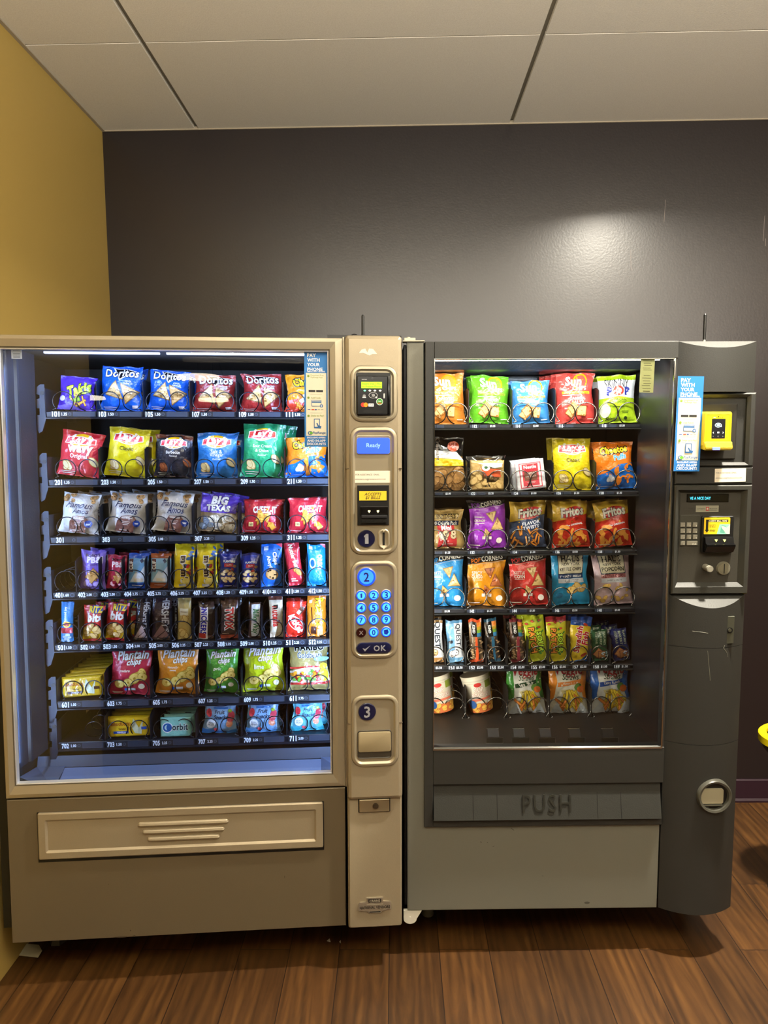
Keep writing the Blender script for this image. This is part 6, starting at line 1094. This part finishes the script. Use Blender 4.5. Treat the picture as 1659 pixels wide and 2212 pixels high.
p(MB, B4_, 1053, 1314, 90, 108, 'chip_bag', CB_, 'amber popped corn chip bag with black top', sl('142'), 'ec9c22', a_corner('SPICY', 'QUESO', 'e87820', ('b8683a', '6a2c18')), tilt=0)
p(MB, B4_, 1143, 1313, 90, 108, 'chip_bag', CB_, 'red popped corn chip bag with black top', sl('144'), 'd83a34', a_corner('KETTLE', 'CORN', 'd83a34'), tilt=-1)
p(MB, B4_, 1236, 1314, 88, 110, 'chip_bag', CB_, 'turquoise kettle chip bag with cream label', sl('146'), '2a9cd0', a_hals('KETTLE CHIPS', 'SEA SALT & VINEGAR', 'f4f4f0', 'KETTLE COOKED\nPOTATO CHIPS', '1f3a6a')+CH('oval', -.3, .28, .35, .36, 4, .15, 'ecc87a', 'b08838', 5)+E(-.3, .2, .08, .07, '1f78a8'), tilt=-2, seed=9)
p(MB, B4_, 1328, 1316, 88, 110, 'popcorn_bag', 'popcorn bag', 'pale pink kettle popcorn bag with cream label', sl('148'), 'dfc2c6', a_hals('POPCORN', 'KETTLE CORN', '6a1c28', 'SWEET & SALTY', 'c88080')+CH('oval', -.4, .08, .4, .4, 12, .07, 'eec46a', 'c09038', 5), tilt=-3, seed=14)
p(MB, B5_, 938, 1440, 42, 90, 'protein_bar', 'protein bar', 'tan and white protein bar', 'far left, grey machine fifth row', 'b8864a', a_quest('8a6a3a', ('d8a96a', '8a5a2c')), tilt=-2, th=.010, shape='bar', back=1, bdx=-.003, group='tan protein bars in the fifth row')
p(MB, B5_, 984, 1439, 35, 90, 'protein_bar', 'protein bar', 'pale blue and white protein bar with cookie print', sl('151'), '7cb4dc', a_quest('5a90b8', ('e8e4e0', '4a4440')), tilt=-2, th=.010, shape='bar')
p(MB, B5_, 1031, 1438, 28, 92, 'granola_bar', 'granola bar', 'clear nut bar with orange ends', sl('152'), '8a7458', a_kind('d8542a'), tilt=-3, th=.009, shape='bar')
p(MB, B5_, 1069, 1438, 27, 92, 'granola_bar', 'granola bar', 'clear nut bar with dark teal and blue ends', sl('153'), '5a4e40', a_kind('2a5a72'), tilt=-6, th=.009, shape='bar', seed=4)
p(MB, B5_, 1120, 1438, 28, 92, 'granola_bar', 'granola bar', 'clear nut bar with dark cherry red ends', sl('154'), '6a5444', a_kind('7a2c34'), tilt=-3, th=.009, shape='bar', seed=5, back=1, bdx=-.014, group='cherry ended nut bars in slot 154')
p(MB, B5_, 1165, 1436, 46, 98, 'candy_bag', 'candy bag', 'lime green sour candy bag with orange letters', sl('155'), 'c4d02c', a_sour(), tilt=-8, th=.011, shape='bar', back=1, bdx=-.012, group='sour candy bags in slot 155')
p(MB, B5_, 1206, 1436, 44, 96, 'candy_bag', 'candy bag', 'yellow sour candy bag with red top band', sl('156'), 'd6cc2c', a_sour(True), tilt=-3, th=.011, shape='bar', seed=7)
p(MB, B5_, 1255, 1435, 46, 96, 'candy_bag', 'candy bag', 'blue and yellow fish gummy bag with red script', sl('157'), 'e6c42c', a_swed(), tilt=1, th=.011, shape='bar', back=1, bdx=-.008, group='fish gummy bags in slot 157')
p(MB, B5_, 1299, 1434, 35, 68, 'fig_bar', 'snack bar', 'dark green fig bar twin pack', sl('158'), '2c5a3a', a_bak('2c5a3a'), tilt=-3, th=.010, shape='bar', back=1, bdx=-.003, group='green fig bars in slot 158')
p(MB, B5_, 1346, 1434, 36, 68, 'fig_bar', 'snack bar', 'navy blue fig bar twin pack', sl('159'), '1c2c6a', a_bak('1c3c9a'), tilt=-8, th=.010, shape='bar', back=2, bdx=-.012, seed=16, group='navy fig bars in slot 159')
def cup(cx, tilt, back, where):
    d = dB; dp = d+.03; u, z0 = pix(MB, cx, 1545, dp); w_ = .096; h_ = .118; f = bagf(w_, h_, 0, 1, 'cup'); n = 48
    r = empty('noodle_cup', MB @ Matrix.Translation((u, d+.055, B6_[2]+.018)) @ Matrix.Rotation(R(tilt), 4, 'Y') @ Matrix.Rotation(R(-6), 4, 'X'))
    tag(r, 'white and red instant noodle cup, '+where, 'noodle cup', 'instant noodle cups in the bottom row')
    bm, cols = artbm(a_cup(), w_*1.5, h_); k = len(cols)
    for i in range(1, 24): cut(bm, ((i/24-.5)*w_*1.5, 0, 0), (1, 0, 0))
    for co, no in (((-w_*.74, 0, 0), (-1, 0, 0)), ((w_*.74, 0, 0), (1, 0, 0)), ((0, .0005, 0), (0, -1, 0)), ((0, h_, 0), (0, 1, 0))): cut(bm, co, no, outer=True)
    for v in bm.verts:
        s = v.co.x/(w_*1.5); q = f(s, v.co.y/h_); nn = Vector((q.x, q.y, 0)).normalized(); v.co = q+nn*(v.co.z+.0003)
    prof = [(0, 0), (w_*.38, 0), (w_*.5, h_), (w_*.515, h_+.001), (w_*.515, h_+.005), (w_*.49, h_+.005)]
    RR = [[bm.verts.new((math.cos(2*math.pi*i/n)*a, math.sin(2*math.pi*i/n)*a, z)) for i in range(n)] for a, z in prof[1:]]
    for X, Y in zip(RR, RR[1:]):
        for i in range(n): bm.faces.new((X[i], X[(i+1) % n], Y[(i+1) % n], Y[i])).material_index = k
    bm.faces.new(RR[0][::-1]).material_index = k
    ob('cup', bm, [flat(c) for c in cols]+[mat('ddd2b8', .5)], r, smooth=30)
    bm = bmesh.new(); cyl(bm, (0, 0, h_+.004), w_*.5, .0015, 'z', 40); ob('lid', bm, mat('b9a98a', .35, .3), r)
    for k in range(1, back+1):
        c = r.copy(); COL.objects.link(c); c.matrix_world = MB @ Matrix.Translation((u+.012*k, d+.055+.098*k, B6_[2]+.018)) @ Matrix.Rotation(R(tilt+3), 4, 'Y') @ Matrix.Rotation(R(-6), 4, 'X')
        c['label'] = 'white and red instant noodle cup, '+where+', behind'
        for ch in r.children:
            e_ = ch.copy(); COL.objects.link(e_); e_.parent = c
cup(958, -12, 1, 'far left, grey machine bottom row')
cup(1043, -12, 1, sl('162'))
p(MB, B6_, 1140, 1558, 86, 112, 'chip_bag', CB_, 'white veggie straw bag with green sides', sl('164'), 'e2e0d2', a_veg('Sea Salt', '2c4a2c', '3f8a34'), tilt=-3, seed=20)
p(MB, B6_, 1230, 1557, 92, 116, 'chip_bag', CB_, 'white veggie straw bag with orange sides', sl('166'), 'ddd8c2', a_veg('Cheddar Cheese', 'd8803a', 'e08a2a'), tilt=-1, seed=21)
p(MB, B6_, 1322, 1557, 94, 116, 'chip_bag', CB_, 'white veggie straw bag with blue sides', sl('168'), 'd8dad2', a_veg('Zesty Ranch', '1f4a9a', '2a6ac0'), tilt=-2, seed=23, back=1, bdx=-.022, group='blue sided straw bags in slot 168')
# ---------------------------------------------------------------- the rest of the room (seen only as reflections)
def refl(px, py, path):
    r_ = ray(px, py); N = -(MA.to_3x3() @ Vector((0, 1, 0))); P0 = MA @ Vector((0, .0185, 0)); t = (P0-CAM).dot(N)/r_.dot(N); h_ = CAM+r_*t; r2 = r_-2*r_.dot(N)*N; return h_+r2*(path-t)
for k, (px, py, wp, path) in enumerate(((190, 857, 66, 7.6), (428, 812, 88, 7.4), (461, 862, 62, 7.8))):
    c = refl(px, py, path); r = wp/F*path/2; e_ = bpy.data.objects.new('pendant_lamp', None); COL.objects.link(e_); e_.location = c
    tag(e_, 'flat round warm pendant lamp far behind the viewer, '+('nearest the left', 'highest of the three', 'lowest on the right')[k], 'pendant lamp', 'flat pendant lamps reflected in the window')
    bm = bmesh.new(); cyl(bm, (0, 0, -.02), r, .02, 'z', 36, r*.97); ob('lamp_shade', bm, mat('fff0d0', .5, emit=13), e_)
    bm = bmesh.new(); cyl(bm, (0, 0, 0), .003, H-c.z, 'z', 8); ob('cord', bm, BLK, e_)
    bm = bmesh.new(); cyl(bm, (0, 0, .001), r*.5, .02, 'z', 24, .02); ob('canopy', bm, BLK, e_)
WOODD = mat('5c4020', .5)
bm = bmesh.new(); bx(bm, -1.0, 3.1, -2.6, -2.48, 0, 1.62); tag(ob('partition', bm, mat('6a543a', .6)), 'tan half height partition standing behind the viewer', 'partition')
bm = bmesh.new(); bx(bm, -3.4, 1.6, YB+.02, YB+.62, .0, .92); tag(ob('counter', bm, WOODD), 'long brown cabinet counter along the wall behind the viewer', 'counter')
